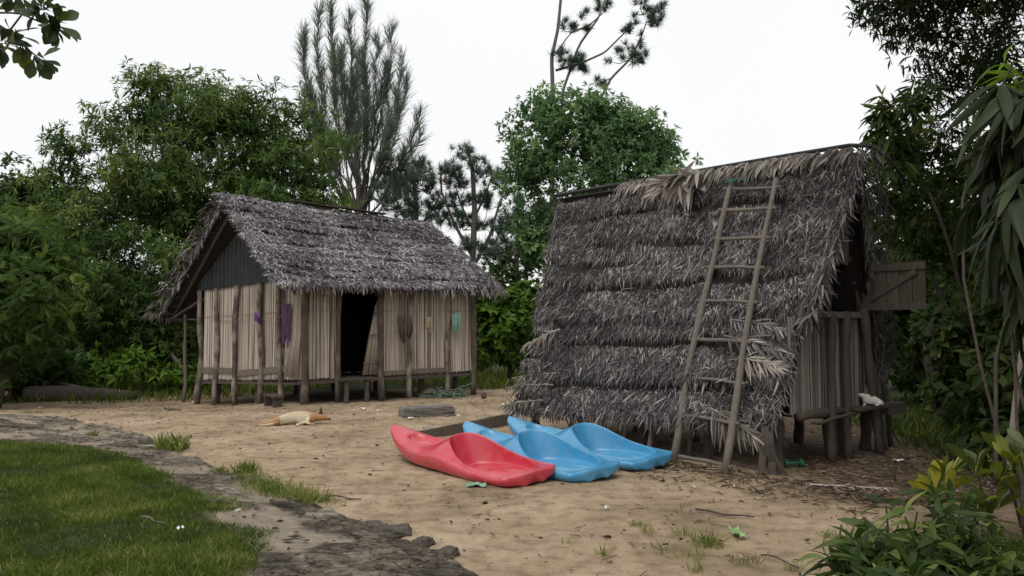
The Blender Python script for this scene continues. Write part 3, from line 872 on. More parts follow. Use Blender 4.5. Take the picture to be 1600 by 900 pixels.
# bundle of dark grey rags
cloth('rag_bundle', 'crumpled dark grey rag bundle hung on the front post right of the doorway', M['greycloth'], onwall(Nn, Rr, 631, 494, .20, oA), .42, .46, uA, oA, 4, .1, None, 'rags', .3)
# clothes line on the gable
mb = MB()
a = np.array((*(lp[:2] + (0, -.03)), 1.62)); b = onwall(Nn, Ll, 448, 494, .15, gA)
t = np.linspace(0, 1, 20)[:, None]
tube(mb, a + (b - a) * t - np.array((0, 0, .06)) * np.sin(np.pi * t), .005, 5)
build('clothes_line', mb, M['cord'], None, loc=tuple(a), label='thin cord strung from the outer eave post along the gable wall', cat='clothesline')

# small bench in front of the gable
bc = G(417, 636)
e = norm(G(440, 637) - G(396, 632)); e[2] = 0; e = norm(e)
f_ = np.array((-e[1], e[0], 0))
bench = thing('low_bench', 'low dark wooden bench of one plank standing before the gable wall', 'bench', tuple(bc))
a = bc + f_ * .12
part_bar('seat', bench, a - e * .27 + (0, 0, .2), a + e * .27 + (0, 0, .2), .2, .035, M['wood_dark'])
for s_ in (-.2, 0.2):
    part_bar('leg', bench, a + e * s_ + (0, 0, -.01), a + e * s_ + (0, 0, .182), .04, .17, M['wood_dark'], f_)

# concrete slab in the yard
def rough_box(mb, c, ex, ey, ez, n=12, amp=.012, taper=.06, seed=0):
    """a worn block: a subdivided box with knocked-off edges"""
    c = np.asarray(c, float)
    for ax in range(3):
        for sg in (-1, 1):
            u, v = np.meshgrid(np.linspace(-1, 1, n), np.linspace(-1, 1, n))
            q = [None] * 3
            q[ax] = np.full(u.shape, float(sg)); q[(ax + 1) % 3] = u; q[(ax + 2) % 3] = v
            p = np.stack(q, -1)
            r_ = .97 - .10 * np.clip(np.sort(np.abs(p), -1)[..., 1] - .72, 0, 1)[..., None]
            p = p * r_
            nz_ = fbm(p[..., 0] * 3 + p[..., 2] * 2 + seed, p[..., 1] * 3 - p[..., 2] * 2.3, 7, 4)[..., None]
            w_ = c + (p[..., 0:1] * ex + p[..., 1:2] * ey) * (1 - taper * p[..., 2:3]) + p[..., 2:3] * ez
            w_ = w_ + norm(p) * nz_ * amp * 4
            ii = (np.arange(n - 1)[:, None] * n + np.arange(n - 1)[None]).reshape(-1)
            Q = np.stack([ii, ii + 1, ii + n + 1, ii + n], -1)
            if sg < 0: Q = Q[:, ::-1]
            mb.add(w_.reshape(-1, 3), Q)
sc_ = G(671, 651); e = G(713, 650) - G(629, 653); e[2] = 0
L_ = np.linalg.norm(e); e = e / L_; f_ = np.array((-e[1], e[0], 0)) * .16
mb = MB()
rough_box(mb, sc_ + f_ * 1.1 + (0, 0, .065), e * L_ / 2 + np.array((0, .02, 0)), f_ * 1.25, np.array((0, 0, .085)), 16, .012, .04, 3)
build('concrete_block', mb, M['stone'], None, loc=tuple(sc_), label='weathered grey concrete block lying on the sand between the two huts', cat='concrete block')

# ------------------------------------------------------------------ hut B (thatch to the ground, ladder)
C0 = np.array((2.72, 8.74)); wB = np.array((-.665, .746)); gB = np.array((.746, .665))
def HB(t, g, z): 
    q = C0 + wB * t + gB * g
    return np.array((q[0], q[1], z))
hutB = thing('thatched_hut', 'tall hut thatched almost to the ground with a ladder and an open plank shutter', 'hut', tuple(HB(2, 1.37, 0)))
RZ = 3.53
lv, co = MB(), MB()
thatch_patch(lv, co, HB(4.08, .52, 1.70), HB(-.20, .50, 1.66), HB(-.34, 1.37, RZ), HB(4.42, 1.37, RZ), 3200, (.08, .21), .0105, 8, .55, .13, .03, .2, (.02, .95), step=.026, edge=.008)
thatch_patch(lv, co, HB(4.2, 2.6, 1.0), HB(-.02, 2.42, 1.0), HB(-.30, 1.40, RZ), HB(4.42, 1.40, RZ), 700, (.08, .16), .014, 16, .42, .12, .02, .3, (.08, .6))
for (a, b, nn_) in ((HB(-.36, 1.37, RZ), HB(-.22, .42, 1.66), 500), (HB(4.42, 1.37, RZ), HB(4.08, .52, 1.7), 200), (HB(4.08, .52, 1.70), HB(-.20, .50, 1.66), 1100), (HB(-.30, 1.4, RZ), HB(-.02, 2.42, 1.0), 360)):
    t = RNG.random(nn_)[:, None]
    pos = a + (b - a) * t + .03 * RNG.standard_normal((nn_, 3))
    dd = np.array((0, 0, -1.0)) + np.array((*(-gB * .25), 0)) + .4 * RNG.standard_normal((nn_, 3))
    nr_ = np.array((*(-gB), .4)) + .6 * RNG.standard_normal((nn_, 3))
    scatter(lv, leaf_tpl(.08, 4, .15, .4, 'strap'), pos, dd, nr_, .10 + .15 * RNG.random(nn_), np.clip(RNG.normal(.38, .2, nn_), 0, 1), .8 + RNG.random(nn_))
roofB = build('thatch_roof', lv, M['thatch_b'], hutB, smooth=False)
build('roof_lining', co, M['thatch_core'], roofB)
lv, co = MB(), MB()
thatch_patch(lv, co, HB(3.98, .26, .98), HB(-.06, .22, .95), HB(-.06, .58, 1.80), HB(4.02, .58, 1.80), 2900, (.08, .21), .0105, 4, .55, .10, 0, .25, (.05, .85), edge=.008)
thatch_patch(lv, co, HB(4.08, .02, .40), HB(.05, .12, .52), HB(-.04, .27, 1.05), HB(4.05, .27, 1.05), 2900, (.08, .21), .0105, 3, .6, .10, 0, .3, (.05, .9), edge=.008)
for (a, b, nn_) in ((HB(3.98, .26, .98), HB(-.06, .22, .95), 700), (HB(4.08, .02, .40), HB(.05, .12, .52), 900)):
    t = RNG.random(nn_)[:, None]
    pos = a + (b - a) * t + .04 * RNG.standard_normal((nn_, 3))
    dd = np.array((0, 0, -1.0)) + np.array((*(-gB * .3), 0)) + .5 * RNG.standard_normal((nn_, 3))
    nr_ = np.array((*(-gB), .4)) + .6 * RNG.standard_normal((nn_, 3))
    scatter(lv, leaf_tpl(.08, 4, .15, .4, 'strap'), pos, dd, nr_, .09 + .14 * RNG.random(nn_), np.clip(RNG.normal(.45, .22, nn_), 0, 1), .8 + RNG.random(nn_))
skirt = build('thatch_skirt', lv, M['thatch_b'], hutB, smooth=False)
build('skirt_lining', co, M['thatch_core'], skirt)
# ridge cap: folded brown fronds, heavier towards the right
lv = MB()
nn_ = 900
t = -.3 + 3.5 * RNG.random(nn_) ** 1.1
hv = RNG.random(nn_)
pos = np.stack([HB(a, 1.33 - .05 * b, RZ + .06 - .10 * b) for a, b in zip(t, hv)])
dd = np.array((*(-gB * .55), -.75)) + .22 * RNG.standard_normal((nn_, 3)) + np.array((*wB, 0)) * .25
nr_ = np.array((*(-gB), .5)) + .35 * RNG.standard_normal((nn_, 3))
ln_ = (.12 + .12 * RNG.random(nn_)) * np.where(t > 1.8, .9, 1)
scatter(lv, leaf_tpl(.10, 5, .25, .5, 'strap', True, .04), pos, dd, nr_, ln_, np.clip(RNG.normal(.5, .22, nn_) - .25 * (t < .25), 0, 1), 1.3 + .9 * RNG.random(nn_))
nn_ = 130
t = 1.75 + .65 * RNG.random(nn_)
pos = np.stack([HB(a, 1.25, RZ + .02 - .20 * random.random()) for a in t])
dd = np.array((*(-gB * .6), -.5)) + .5 * RNG.standard_normal((nn_, 3)) + np.array((*wB, 0)) * .5
scatter(lv, leaf_tpl(.16, 6, .5, .5, 'strap', True, .08), pos, dd, np.array((*(-gB), .6)) + .5 * RNG.standard_normal((nn_, 3)), .2 + .2 * RNG.random(nn_), np.clip(RNG.normal(.7, .2, nn_), 0, 1), 1.2 + .6 * RNG.random(nn_))
cap = build('ridge_cap', lv, M['brown_frond'], roofB, smooth=False, label='brown folded palm fronds along the ridge')
mb = MB()
rp = [HB(4.6, 1.36, RZ + .03), HB(3.4, 1.37, RZ + .05), HB(2, 1.37, RZ + .06), HB(.6, 1.38, RZ + .075), HB(-.2, 1.39, RZ + .08), HB(-.42, 1.46, RZ + .05), HB(-.55, 1.62, RZ - .10), HB(-.66, 1.78, RZ - .34)]
tube(mb, rp, [.028, .03, .03, .028, .025, .022, .02, .016], 8)
build('ridge_pole', mb, M['black_pole'], roofB, label='black pole along the ridge with its end drooping past the gable')
# long pale fronds lashed into the thatch
def frond(mb, base, d, nrm, L, pairs=22, leaf=.3, wd=.022, droop=.25, ang=55, varm=.6, sides=(-1, 1), sag=.25):
    base = np.asarray(base, float); d = norm(d); nrm = norm(np.asarray(nrm, float) - d * (np.asarray(nrm, float) @ d)); s = np.cross(d, nrm)
    k = np.linspace(0, 1, 8)[:, None]
    tube(mb, base + d * L * k - np.array((0, 0, droop)) * L * k ** 2 * .6, np.linspace(.012, .004, 8), 6, varm)
    for sg in sides:
        f = np.linspace(.08, .99, pairs) + .012 * RNG.standard_normal(pairs)
        a = np.radians(ang + 12 * RNG.standard_normal(pairs)) * (1.15 - .7 * f)
        pos = base + d * L * f[:, None] - np.array((0, 0, droop)) * L * (f ** 2)[:, None] * .6 + .01 * RNG.standard_normal((pairs, 3))
        dd = d * np.cos(a)[:, None] + sg * s * np.sin(a)[:, None] + nrm * (.18 * np.abs(RNG.standard_normal(pairs)))[:, None]
        dd[:, 2] -= sag
        ll = leaf * (1.15 - .55 * f) * (.7 + .5 * RNG.random(pairs))
        for q, tp in ((0, leaf_tpl(.1, 6, .45, .5, 'lance', True, .02)), (1, leaf_tpl(.1, 6, .2, .5, 'lance', True, .01))):
            m_ = np.arange(pairs) % 2 == q
            scatter(mb, tp, pos[m_], dd[m_], nrm + .4 * RNG.standard_normal((m_.sum(), 3)), ll[m_], np.clip(RNG.normal(varm, .2, m_.sum()), 0, 1), wd / (ll[m_] * .1))
outB = np.array((*(-gB), .45))
dn = np.array((0, 0, 1.0))
for (b, d, L, kk, mm, sd_, sg_, an) in (
        (HB(.52, .24, 1.16), np.array((*(-wB), -.10)), .50, .26, 'dry_frond', (1, -1), .5, 50), (HB(.72, .42, 1.58), np.array((*(-wB), -.10)), .72, .22, 'thatch_b', (1, -1), .6, 50),
        (HB(.75, .30, 1.40), np.array((*(-wB), -.12)), .75, .28, 'thatch_b', (1, -1), .6, 50),
        (HB(3.45, .36, 1.45), np.array((*(wB), -.28)), .75, .24, 'dry_frond', (1, -1), .4, 40), (HB(.75, .02, .60), np.array((*(-wB * .9), -.35)), .62, .32, 'brown_frond', (1, -1), .8, 70),
        (HB(3.3, .22, .86), np.array((*(wB), -.05)), .95, .17, 'dry_frond', (1, -1), .8, 60), (HB(3.35, .14, .70), np.array((*(wB), -.02)), .95, .15, 'brown_frond', (1, -1), .8, 60), (HB(3.4, .0, .50), np.array((*wB, -.10)), .85, .17, 'brown_frond', (1, -1), .8, 60)):
    mb = MB(); frond(mb, b + outB * .05, d, outB, L, 30, kk, .020, .12, an, .58, sd_, sg_)
    build('palm_frond', mb, M[mm], hutB, smooth=False)
# supports under the skirt
for px, py in ((884, 690), (905, 700), (935, 700), (970, 705), (1000, 700), (1075, 715), (1010, 715)):
    q = G(px, py)
    part_pole('stilt', hutB, q + (.05, .25, -.04), q + (.16, .30, .62), .032, .028, M['wood'], .008)
for t in (.1, 1.0, 2.0, 3.0, 4.0):
    for g in (.45, 1.4, 2.3):
        q = HB(t + (.1 if g < 1 else 0), g, 0)
        part_pole('stilt', hutB, (q[0], q[1], tz(q) - .05), (q[0], q[1], .6), .07, .06, M['wood_dark'], .01)
# cut plank feet at the near corner
for dt, dg, ln in ((-.02, -.02, .02), (.10, -.06, .05), (-.12, .05, -.04)):
    q = HB(dt, dg, 0); q[2] = tz(q) - .03
    part_bar('corner_board', hutB, q, q + (-.08 + 3 * ln, .06, .42 + 2 * ln), .085, .024, M['wood_dark'], (-gB[0], -gB[1], 0))
# gable wall
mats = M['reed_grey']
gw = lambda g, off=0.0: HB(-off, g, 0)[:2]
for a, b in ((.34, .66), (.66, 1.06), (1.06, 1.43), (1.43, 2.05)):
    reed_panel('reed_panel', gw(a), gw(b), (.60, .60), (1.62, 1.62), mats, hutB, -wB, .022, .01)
for g, zt, r_ in ((1.08, 1.66, .047), (1.43, 1.70, .048)):
    q = gw(g, .10)
    part_pole('post', hutB, (*q, tz(q) - .04), (*q, zt), r_ * 1.08, r_ * .95, M['wood_dark'], .01)
q = gw(2.14, .16)
part_pole('post', hutB, (*q, tz(q) - .04), (*(q - gB * .30 + wB * .06), 1.74), .06, .05, M['wood_dark'], .01)
q = gw(2.36, .1)
part_pole('post', hutB, (*q, tz(q) - .04), (*(q - gB * .35), 1.3), .045, .04, M['wood_dark'], .015)
q = gw(2.75, .0)
part_pole('post', hutB, (*q, tz(q) - .04), (*(q - gB * .30), 1.7), .04, .035, M['wood_dark'], .015)
for g in (1.75, 2.0):
    q = gw(g, -.25)
    part_pole('post', hutB, (*q, tz(q) - .04), (*q, .6), .07, .065, M['wood_dark'], .01)
part_bar('window_sill', hutB, HB(-.06, .98, 1.665), HB(-.06, 1.92, 1.655), .10, .07, M['wood'])
part_pole('sill_beam', hutB, HB(-.05, .45, .555), HB(-.05, 2.25, .555), .05, .045, M['wood_dark'], .01)
part_pole('sill_beam', hutB, HB(-.17, .55, .50), HB(-.16, 1.55, .52), .025, .02, M['wood_dark'], .012)
part_bar('platform', hutB, HB(-.14, 1.50, .57), HB(-.14, 2.24, .57), .20, .03, M['wood_dark'])
part_bar('shelf_plank', hutB, HB(-.10, 2.25, .52), HB(-.05, 2.85, .50), .20, .13, M['wood_dark'])
# upper gable: dark boards beside and above the opening
mb = MB()
for i in range(10):
    g = 1.24 + i * .03
    tube(mb, [HB(-.09, g, 2.22 + .05 * random.random()), HB(-.10, g + .01, 2.78 + .15 * random.random())], .014, 6, .45 + .25 * random.random())
build('gable_reeds', mb, mats, hutB)
mb = MB()
bar(mb, HB(.0, .95, 2.33), HB(.0, 2.0, 2.33), .04, .06)
for i in range(14):
    g = .92 + i * .085
    zt = max(2.4, RZ - .2 - max(0, (g - 1.37)) * 1.9 - max(0, 1.37 - g) * 1.9)
    bar(mb, HB(.03, g, 2.36), HB(.03, g, zt), .08, .02, (wB[0], wB[1], 0))
build('gable_boards', mb, M['wood_dark'], hutB, smooth=False)
part_pole('post', hutB, HB(.0, 1.22, 1.6), HB(.02, 1.25, 2.9), .035, .03, M['wood_dark'], .01)
part_pole('post', hutB, HB(.0, 1.95, 1.6), HB(.02, 1.93, 2.4), .035, .03, M['wood_dark'], .01)
part_pole('rafter', hutB, HB(-.02, 1.42, RZ - .3), HB(.02, 2.25, 1.3), .04, .035, M['wood_dark'], .01)
# room floor, back and far walls (dark inside)
mb = MB()
q = [HB(.02, .5, .58), HB(.02, 2.2, .58), HB(4.1, 2.2, .58), HB(4.1, .5, .58)]
q = [np.array(v) for v in q] + [np.array(v) - (0, 0, .04) for v in q]
mb.add(q, [(0, 1, 2, 3), (7, 6, 5, 4), (0, 4, 5, 1), (1, 5, 6, 2), (2, 6, 7, 3), (3, 7, 4, 0)])
build('floor', mb, M['wood_dark'], hutB, smooth=False)
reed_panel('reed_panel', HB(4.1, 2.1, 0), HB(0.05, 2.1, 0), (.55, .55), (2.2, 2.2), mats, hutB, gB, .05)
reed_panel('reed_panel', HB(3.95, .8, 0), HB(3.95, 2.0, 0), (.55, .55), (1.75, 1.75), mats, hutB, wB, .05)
# ragged thatch strips hanging at the back of the gable
lv = MB(); nn_ = 260
g = 2.05 + .5 * RNG.random(nn_)
pos = np.stack([HB(-.05 + .15 * random.random(), a, 1.9 - (a - 2.05) * .8 - .9 * random.random() ** 2) for a in g])
scatter(lv, leaf_tpl(.06, 4, .2, .4, 'strap'), pos, np.array((0, 0, -1.0)) + .3 * RNG.standard_normal((nn_, 3)), np.array((*(-wB), .2)) + .5 * RNG.standard_normal((nn_, 3)), .12 + .22 * RNG.random(nn_), np.clip(RNG.normal(.4, .2, nn_), 0, 1), 1 + RNG.random(nn_))
build('thatch_strips', lv, M['thatch_b'], hutB, smooth=False)
# plank shutter, swung out square to the gable
h0 = HB(-.03, 1.93, 0)
sdir = np.array((*norm(-wB + .06 * gB), 0)); fdir = np.array((*(-gB), 0))
shut = MB()
for i in range(5):
    a = h0 + sdir * (.03 + .146 * i + .07)
    bar(shut, a + (0, 0, 1.735 + .004 * i), a + (0, 0, 2.25 + .006 * (i % 2)), .14, .022, fdir, .3 + .3 * random.random())
shutter = build('shutter', shut, M['wood_dark'], hutB, smooth=False, label='open plank shutter with a diagonal brace')
for z in (1.755, 2.215):
    mb = MB(); bar(mb, h0 + sdir * .01 + fdir * .024 + (0, 0, z), h0 + sdir * .765 + fdir * .024 + (0, 0, z + .01), .022, .085)
    build('rail', mb, M['wood_dark'], shutter, smooth=False)
mb = MB(); bar(mb, h0 + sdir * .06 + fdir * .024 + (0, 0, 1.805), h0 + sdir * .66 + fdir * .024 + (0, 0, 2.16), .020, .065, (0, 0, 1))
build('brace', mb, M['wood_dark'], shutter, smooth=False)

# ladder
def roof_hit(px, py, lift=.08):
    a, c = ray(px, py); o_ = np.array((0, 0, CAMH)); dv = np.array((a, 1, c))
    p0, p1, p2 = HB(0, 1.37, RZ), HB(1, 1.37, RZ), HB(0, .42, 1.68)
    nn = norm(np.cross(p1 - p0, p2 - p0))
    if nn[1] > 0: nn = -nn
    p0 = p0 + nn * lift
    return o_ + dv * ((p0 - o_) @ nn / (dv @ nn))
lt, rt = roof_hit(1144, 281, .19), roof_hit(1213, 279, .19)
lb, rb = G(1051, 722), G(1131, 739)
ladder = thing('ladder', 'rough pole ladder with eight rungs leaning on the thatch of the tall hut', 'ladder', tuple((lb + rb) / 2))
def crooked(a, b, pxs):   # a rail that bows the way the photograph shows
    t = np.linspace(0, 1, len(pxs))[:, None]
    side = norm(np.cross(b - a, np.array((0, 1.0, 0))))
    return a + (b - a) * t + side * np.asarray(pxs)[:, None]
lp_ = crooked(lb - (0, 0, .05), lt, [0, .01, .03, .055, .05, .045, .035, .02, .02, .015, 0])
rp_ = crooked(rb - (0, 0, .05), rt, [0, 0, .01, .02, .035, .035, .035, .03, .02, .01, 0])
for pl in (lp_, rp_):
    mb = MB(); tube(mb, pl, np.linspace(.044, .032, len(pl)) * (1 + .08 * RNG.standard_normal(len(pl))), 10)
    build('rail', mb, M['ladder'], ladder)
def along(pl, f):
    k = f * (len(pl) - 1); i = min(len(pl) - 2, int(k)); return pl[i] + (pl[i + 1] - pl[i]) * (k - i)
for f, r_ in ((.035, .02), (.115, .024), (.22, .024), (.325, .022), (.445, .022), (.58, .024), (.71, .022), (.835, .022), (.965, .022)):
    f = 1 - f
    a, b = along(lp_, f), along(rp_, f)
    e = norm(b - a); fw = np.array((*(-gB), .3)) * -.012
    mb = MB(); pole(mb, a - e * .09 + fw, b + e * .08 + fw + (0, 0, .015 * random.random()), r_, r_ * .9, .006, 6, 8)
    build('rung', mb, M['ladder'], ladder)
mb = MB()
c = along(lp_, .985)
t = np.linspace(0, 4 * np.pi, 40)
tube(mb, c + np.stack([.062 * np.cos(t), .062 * np.sin(t), .012 * t / 3.14], -1), .008, 5)
e = norm(rt - lt); k = np.linspace(0, 1, 10)[:, None]
tube(mb, c + (-e * 0 + np.array((-.05, -.06, 0))) * 1 + e * .28 * k + np.array((0, -.03, .04)) * np.sin(k * 3), .007, 5)
build('cord_tie', mb, M['green'], ladder, label='green cord tying the left rail')

# ------------------------------------------------------------------ kayaks
def make_kayak(L=2.5):
    ns, nt, nb = 300, 181, 36
    si = np.concatenate([np.linspace(0, .12, 36)[:-1], np.linspace(.12, .93, 230)[:-1], np.linspace(.93, 1, 41)])
    ip = lambda x, xs, ys: np.interp(x, xs, ys)
    def sm(x, xs, ys):
        # smooth interpolation by averaging neighbours
        return sum(np.interp(np.clip(x + k, 0, 1), xs, ys) for k in np.linspace(-.03, .03, 9)) / 9
    V, Q = [], []
    n = nt + nb
    for i, s in enumerate(si):
        hw = float(sm(s, [0, .1, .25, .45, .62, .8, .92, 1.0], [.055, .165, .27, .335, .37, .38, .365, .335]))
        endb = math.sqrt(max(0.0, 1 - (max(0, .035 - s) / .035) ** 2)) if s < .035 else 1
        ends = (1 - (max(0, s - .95) / .0501) ** 3.5) ** .5 if s > .95 else 1
        hw *= max(.03, endb) * max(.22, ends) ** .7
        # sheer (edge) and centre line of the deck, keel
        ze = float(sm(s, [0, .08, .2, .4, .52, .62, .75, .9, 1], [.335, .28, .21, .185, .205, .18, .135, .115, .125]))
        zc = float(sm(s, [0, .08, .2, .36, .46, .54, .60, .75, .9, 1], [.355, .31, .25, .225, .30, .39, .375, .20, .125, .13]))
        zk = float(sm(s, [0, .06, .18, .32, .8, .95, 1], [.29, .17, .05, 0, 0, .008, .022]))
        sq = max(endb, .03) * max(ends, .62)
        mid = .5 * (ze + zk)
        ze = mid + (ze - mid) * sq ** .5; zk = mid + (zk - mid) * sq ** .5
        v = np.linspace(-1, 1, nt)
        y = hw * np.sin(v * np.pi / 2 * .999) / math.sin(np.pi / 2 * .999)
        yy = y / max(hw, 1e-6)
        z = ze + max(0, (zc - ze)) * (1 - np.abs(yy) ** 2.3)
        # big seat dish
        a = (s - .745) / .225; b = y / np.maximum(1e-6, .325 * (1 - .10 * max(0, a)) * (1 - .12 * max(0, -a)))
        e = 1 - np.sqrt(np.abs(a) ** 2.3 + np.abs(b) ** 2.3)
        lip = .010 * np.exp(-((e + .015) / .03) ** 2)
        floor_ = .045 + .022 * max(0, a) ** 1.5 + .012 * (b ** 2)
        k = np.sin(np.pi / 2 * np.clip(e / (.11 + .28 * max(0, -a) ** 1.5), 0, 1))
        z = z + lip
        z = np.where(e > 0, z * (1 - k) + np.minimum(z, floor_) * k, z)
        # moulded rib and two foot channels on the dish floor
        rib = S((.5 - abs(a - .42)) / .12) * np.exp(-(np.abs(y) / .045) ** 6) * .018
        z = z + np.where(e > .1, rib * (e > .1), 0)
        chn = S((.28 - abs(a - .45)) / .1) * np.exp(-((np.abs(y) - .13) / .035) ** 4) * .012
        z = z - np.where(e > .16, chn, 0)
        # fore well with a raised rim
        a2 = (s - .295) / .135; b2 = y / .145
        e2 = 1 - np.sqrt(np.abs(a2) ** 2.4 + np.abs(b2) ** 2.4)
        z = z + .012 * np.exp(-((e2 + .03) / .06) ** 2)
        k2 = np.sin(np.pi / 2 * np.clip(e2 / .28, 0, 1))
        z = np.where(e2 > 0, z - k2 * (.035 + .055 * S((a2 + .5))), z)
        # rub line just inside the gunwale
        z = z - .006 * np.exp(-((np.abs(yy) - .93) / .03) ** 2) * (1 if .06 < s < .96 else 0)
        top = np.stack([np.full(nt, s * L), y, z], -1)
        th = np.linspace(0, np.pi, nb + 2)[1:-1]
        yb = hw * np.sign(np.cos(th)) * np.abs(np.cos(th)) ** .45 * (1 + .035 * np.sin(th) ** .5 * (np.abs(np.cos(th)) > .5))
        zb = ze - .012 - (ze - .012 - zk) * np.abs(np.sin(th)) ** .75
        yb = yb * (1 - .018 * np.exp(-((np.sin(th) - .42) / .07) ** 2))
        # twin runners under the tail
        if s > .72: zb = zb - .02 * S((s - .72) / .1) * np.exp(-((np.abs(yb) - .12) / .05) ** 2) * (np.sin(th) > .6)
        bot = np.stack([np.full(nb, s * L), yb, zb], -1)
        V.append(np.concatenate([top, bot]))
    for i in range(len(si) - 1):
        a = i * n
        for k in range(n):
            Q.append((a + k, a + n + k, a + n + (k + 1) % n, a + (k + 1) % n))
    V = np.concatenate(V)
    nn = len(V)
    ends_T = []
    Vc = np.stack([V[:n].mean(0), V[-n:].mean(0)])
    for k in range(n):
        ends_T.append((nn, k, (k + 1) % n)); ends_T.append((nn + 1, nn - n + (k + 1) % n, nn - n + k))
    mb = MB(); mb.add(np.concatenate([V, Vc]), Q, ends_T)
    return mb
def place_kayak(o, bow, stern, roll=0.0):
    d = np.asarray(stern) - np.asarray(bow)
    o.location = (bow[0], bow[1], .5 * (tz(bow) + tz(stern)) + .01)
    o.rotation_euler = (math.radians(4.5), 0, math.atan2(d[1], d[0]))
KL = 2.46
kg = 'sit-on-top kayaks lying side by side on the sand'
kay = build('kayak', make_kayak(KL), M['red_plastic'], None, label='red plastic sit-on-top kayak, nearest of three on the sand', cat='kayak', group=kg)
place_kayak(kay, (-1.38, 9.9), (.16, 8.1))
kb = kay.copy(); kb.data = kay.data.copy(); kb.data.materials.clear(); kb.data.materials.append(M['blue_plastic']); COL.objects.link(kb)
kb['label'] = 'blue plastic kayak lying between the red kayak and another blue one'
place_kayak(kb, (-.55, 10.3), (.82, 8.35))
kc = kb.copy(); COL.objects.link(kc); kc['label'] = 'blue plastic kayak closest to the ladder hut, beyond the other blue one'
place_kayak(kc, (-.02, 10.85), (1.56, 8.95))
# timber on the ground behind the bows
a, b = G(640, 689), G(800, 664)
mb = MB(); bar(mb, a + (0, 0, .03), b + (0, 0, .10), .06, .16, (0, 0, 1), .5, 8, .004)
build('timber_beam', mb, M['ladder'], None, smooth=False, loc=tuple(a), label='long rough timber plank on edge lying behind the kayak bows', cat='plank')

# ------------------------------------------------------------------ animals
def skin_body(name, joints, edges, mat, loc, rot=0, sub=2, colfn=None, extra=None, root=0):
    me = bpy.data.meshes.new(name)
    me.from_pydata([j[:3] for j in joints], edges, [])
    o = bpy.data.objects.new(name, me); COL.objects.link(o)
    md = o.modifiers.new('skin', 'SKIN'); md.use_smooth_shade = True
    for i, j in enumerate(joints):
        sv = me.skin_vertices[0].data[i]
        sv.radius = (j[3], j[4] if len(j) > 4 else j[3])
        sv.use_root = (i == root)
    ms = o.modifiers.new('sub', 'SUBSURF'); ms.levels = sub; ms.render_levels = sub
    dg = bpy.context.evaluated_depsgraph_get()
    me2 = bpy.data.meshes.new_from_object(o.evaluated_get(dg))
    bpy.data.objects.remove(o, do_unlink=True)
    me2.name = name
    o = bpy.data.objects.new(name, me2); COL.objects.link(o)
    co_ = np.zeros(len(me2.vertices) * 3, np.float32); me2.vertices.foreach_get('co', co_)
    co_ = co_.reshape(-1, 3)
    at = me2.attributes.new('var', 'FLOAT', 'POINT')
    at.data.foreach_set('value', np.array([colfn(*c) for c in co_], np.float32))
    for p_ in me2.polygons: p_.use_smooth = True
    me2.materials.clear(); me2.materials.append(mat)
    o.location = loc; o.rotation_euler = (0, 0, rot)
    return o
M['dog'] = ramp_mat('dog_coat', [(0, (.04, .03, .025)), (.2, (.10, .06, .035)), (.35, (.34, .17, .075)), (.65, (.42, .25, .13)), (.85, (.50, .41, .28)), (1, (.66, .60, .50))], .85, 0, 40, .06, spec=.15)
M['cat'] = ramp_mat('cat_coat', [(0, (.03, .025, .02)), (.3, (.12, .08, .05)), (.45, (.55, .52, .47)), (1, (.66, .63, .58))], .85, 0, 30, .05, spec=.15)
# dog on its side: +X to the head, belly towards -Y (the viewer), resting on z=0
J = [(.22, .02, .105, .085, .10),   # 0 pelvis root
     (.36, .02, .115, .095, .105),  # 1 loin
     (.52, .02, .12, .115, .115),   # 2 ribs
     (.66, .01, .105, .095, .10),   # 3 shoulder
     (.76, .02, .10, .06, .065),    # 4 neck
     (.86, .02, .10, .062, .06),    # 5 skull
     (.93, -.01, .085, .036, .034), # 6 muzzle
     (1.0, -.03, .07, .022, .02),   # 7 nose
     (.13, -.06, .09, .06, .055), (.02, -.16, .055, .03, .03), (-.10, -.14, .032, .02, .02), (-.20, -.18, .022, .017, .017),  # 8-11 upper hind leg
     (.14, -.08, .05, .045, .04), (.06, -.20, .035, .026, .026), (-.05, -.22, .026, .018, .018), (-.15, -.26, .02, .015, .015),  # 12-15 lower hind
     (.64, -.10, .08, .04, .04), (.60, -.20, .05, .025, .025), (.69, -.27, .03, .018, .018), (.76, -.30, .02, .018, .015),     # 16-19 upper fore
     (.63, -.09, .045, .035, .035), (.50, -.20, .03, .022, .022), (.45, -.27, .024, .018, .018), (.50, -.31, .02, .017, .014),  # 20-23 lower fore
     (.12, .07, .07, .03, .03), (.0, .12, .03, .018, .018), (-.14, .10, .02, .012, .012)]                                 # 24-26 tail
E = [(0, 1), (1, 2), (2, 3), (3, 4), (4, 5), (5, 6), (6, 7), (0, 8), (8, 9), (9, 10), (10, 11), (0, 12), (12, 13), (13, 14), (14, 15),
     (3, 16), (16, 17), (17, 18), (18, 19), (3, 20), (20, 21), (21, 22), (22, 23), (0, 24), (24, 25), (25, 26)]
def dogcol(x, y, z):
    if x > .97: return .05
    if x > .88: return .30
    if x > .74: return .42
    if .18 < x < .66: return .90 if (z < .17 and y < .05) else .80
    if .66 <= x <= .74: return .55
    if y < -.2: return .85 if x < .6 else .7
    return .55
dp = G(409, 666); dq = G(505, 664)
ang = math.atan2(dq[1] - dp[1], dq[0] - dp[0])
dl = np.linalg.norm((dq - dp)[:2]) / .98
dog = skin_body('dog', J, E, M['dog'], tuple(dp + (0.06 * dl * math.cos(ang), .2, -.005)), ang, 2, dogcol)
dog.scale = (dl, dl, dl)
props(dog, 'tan and cream dog asleep on its side on the sand, one ear up', 'dog')
def child_mesh(name, mb, mat, par, smooth=True):
    V_ = ORG.get(par.name); ORG[par.name] = np.zeros(3)
    o = build(name, mb, mat, par, smooth)
    return o
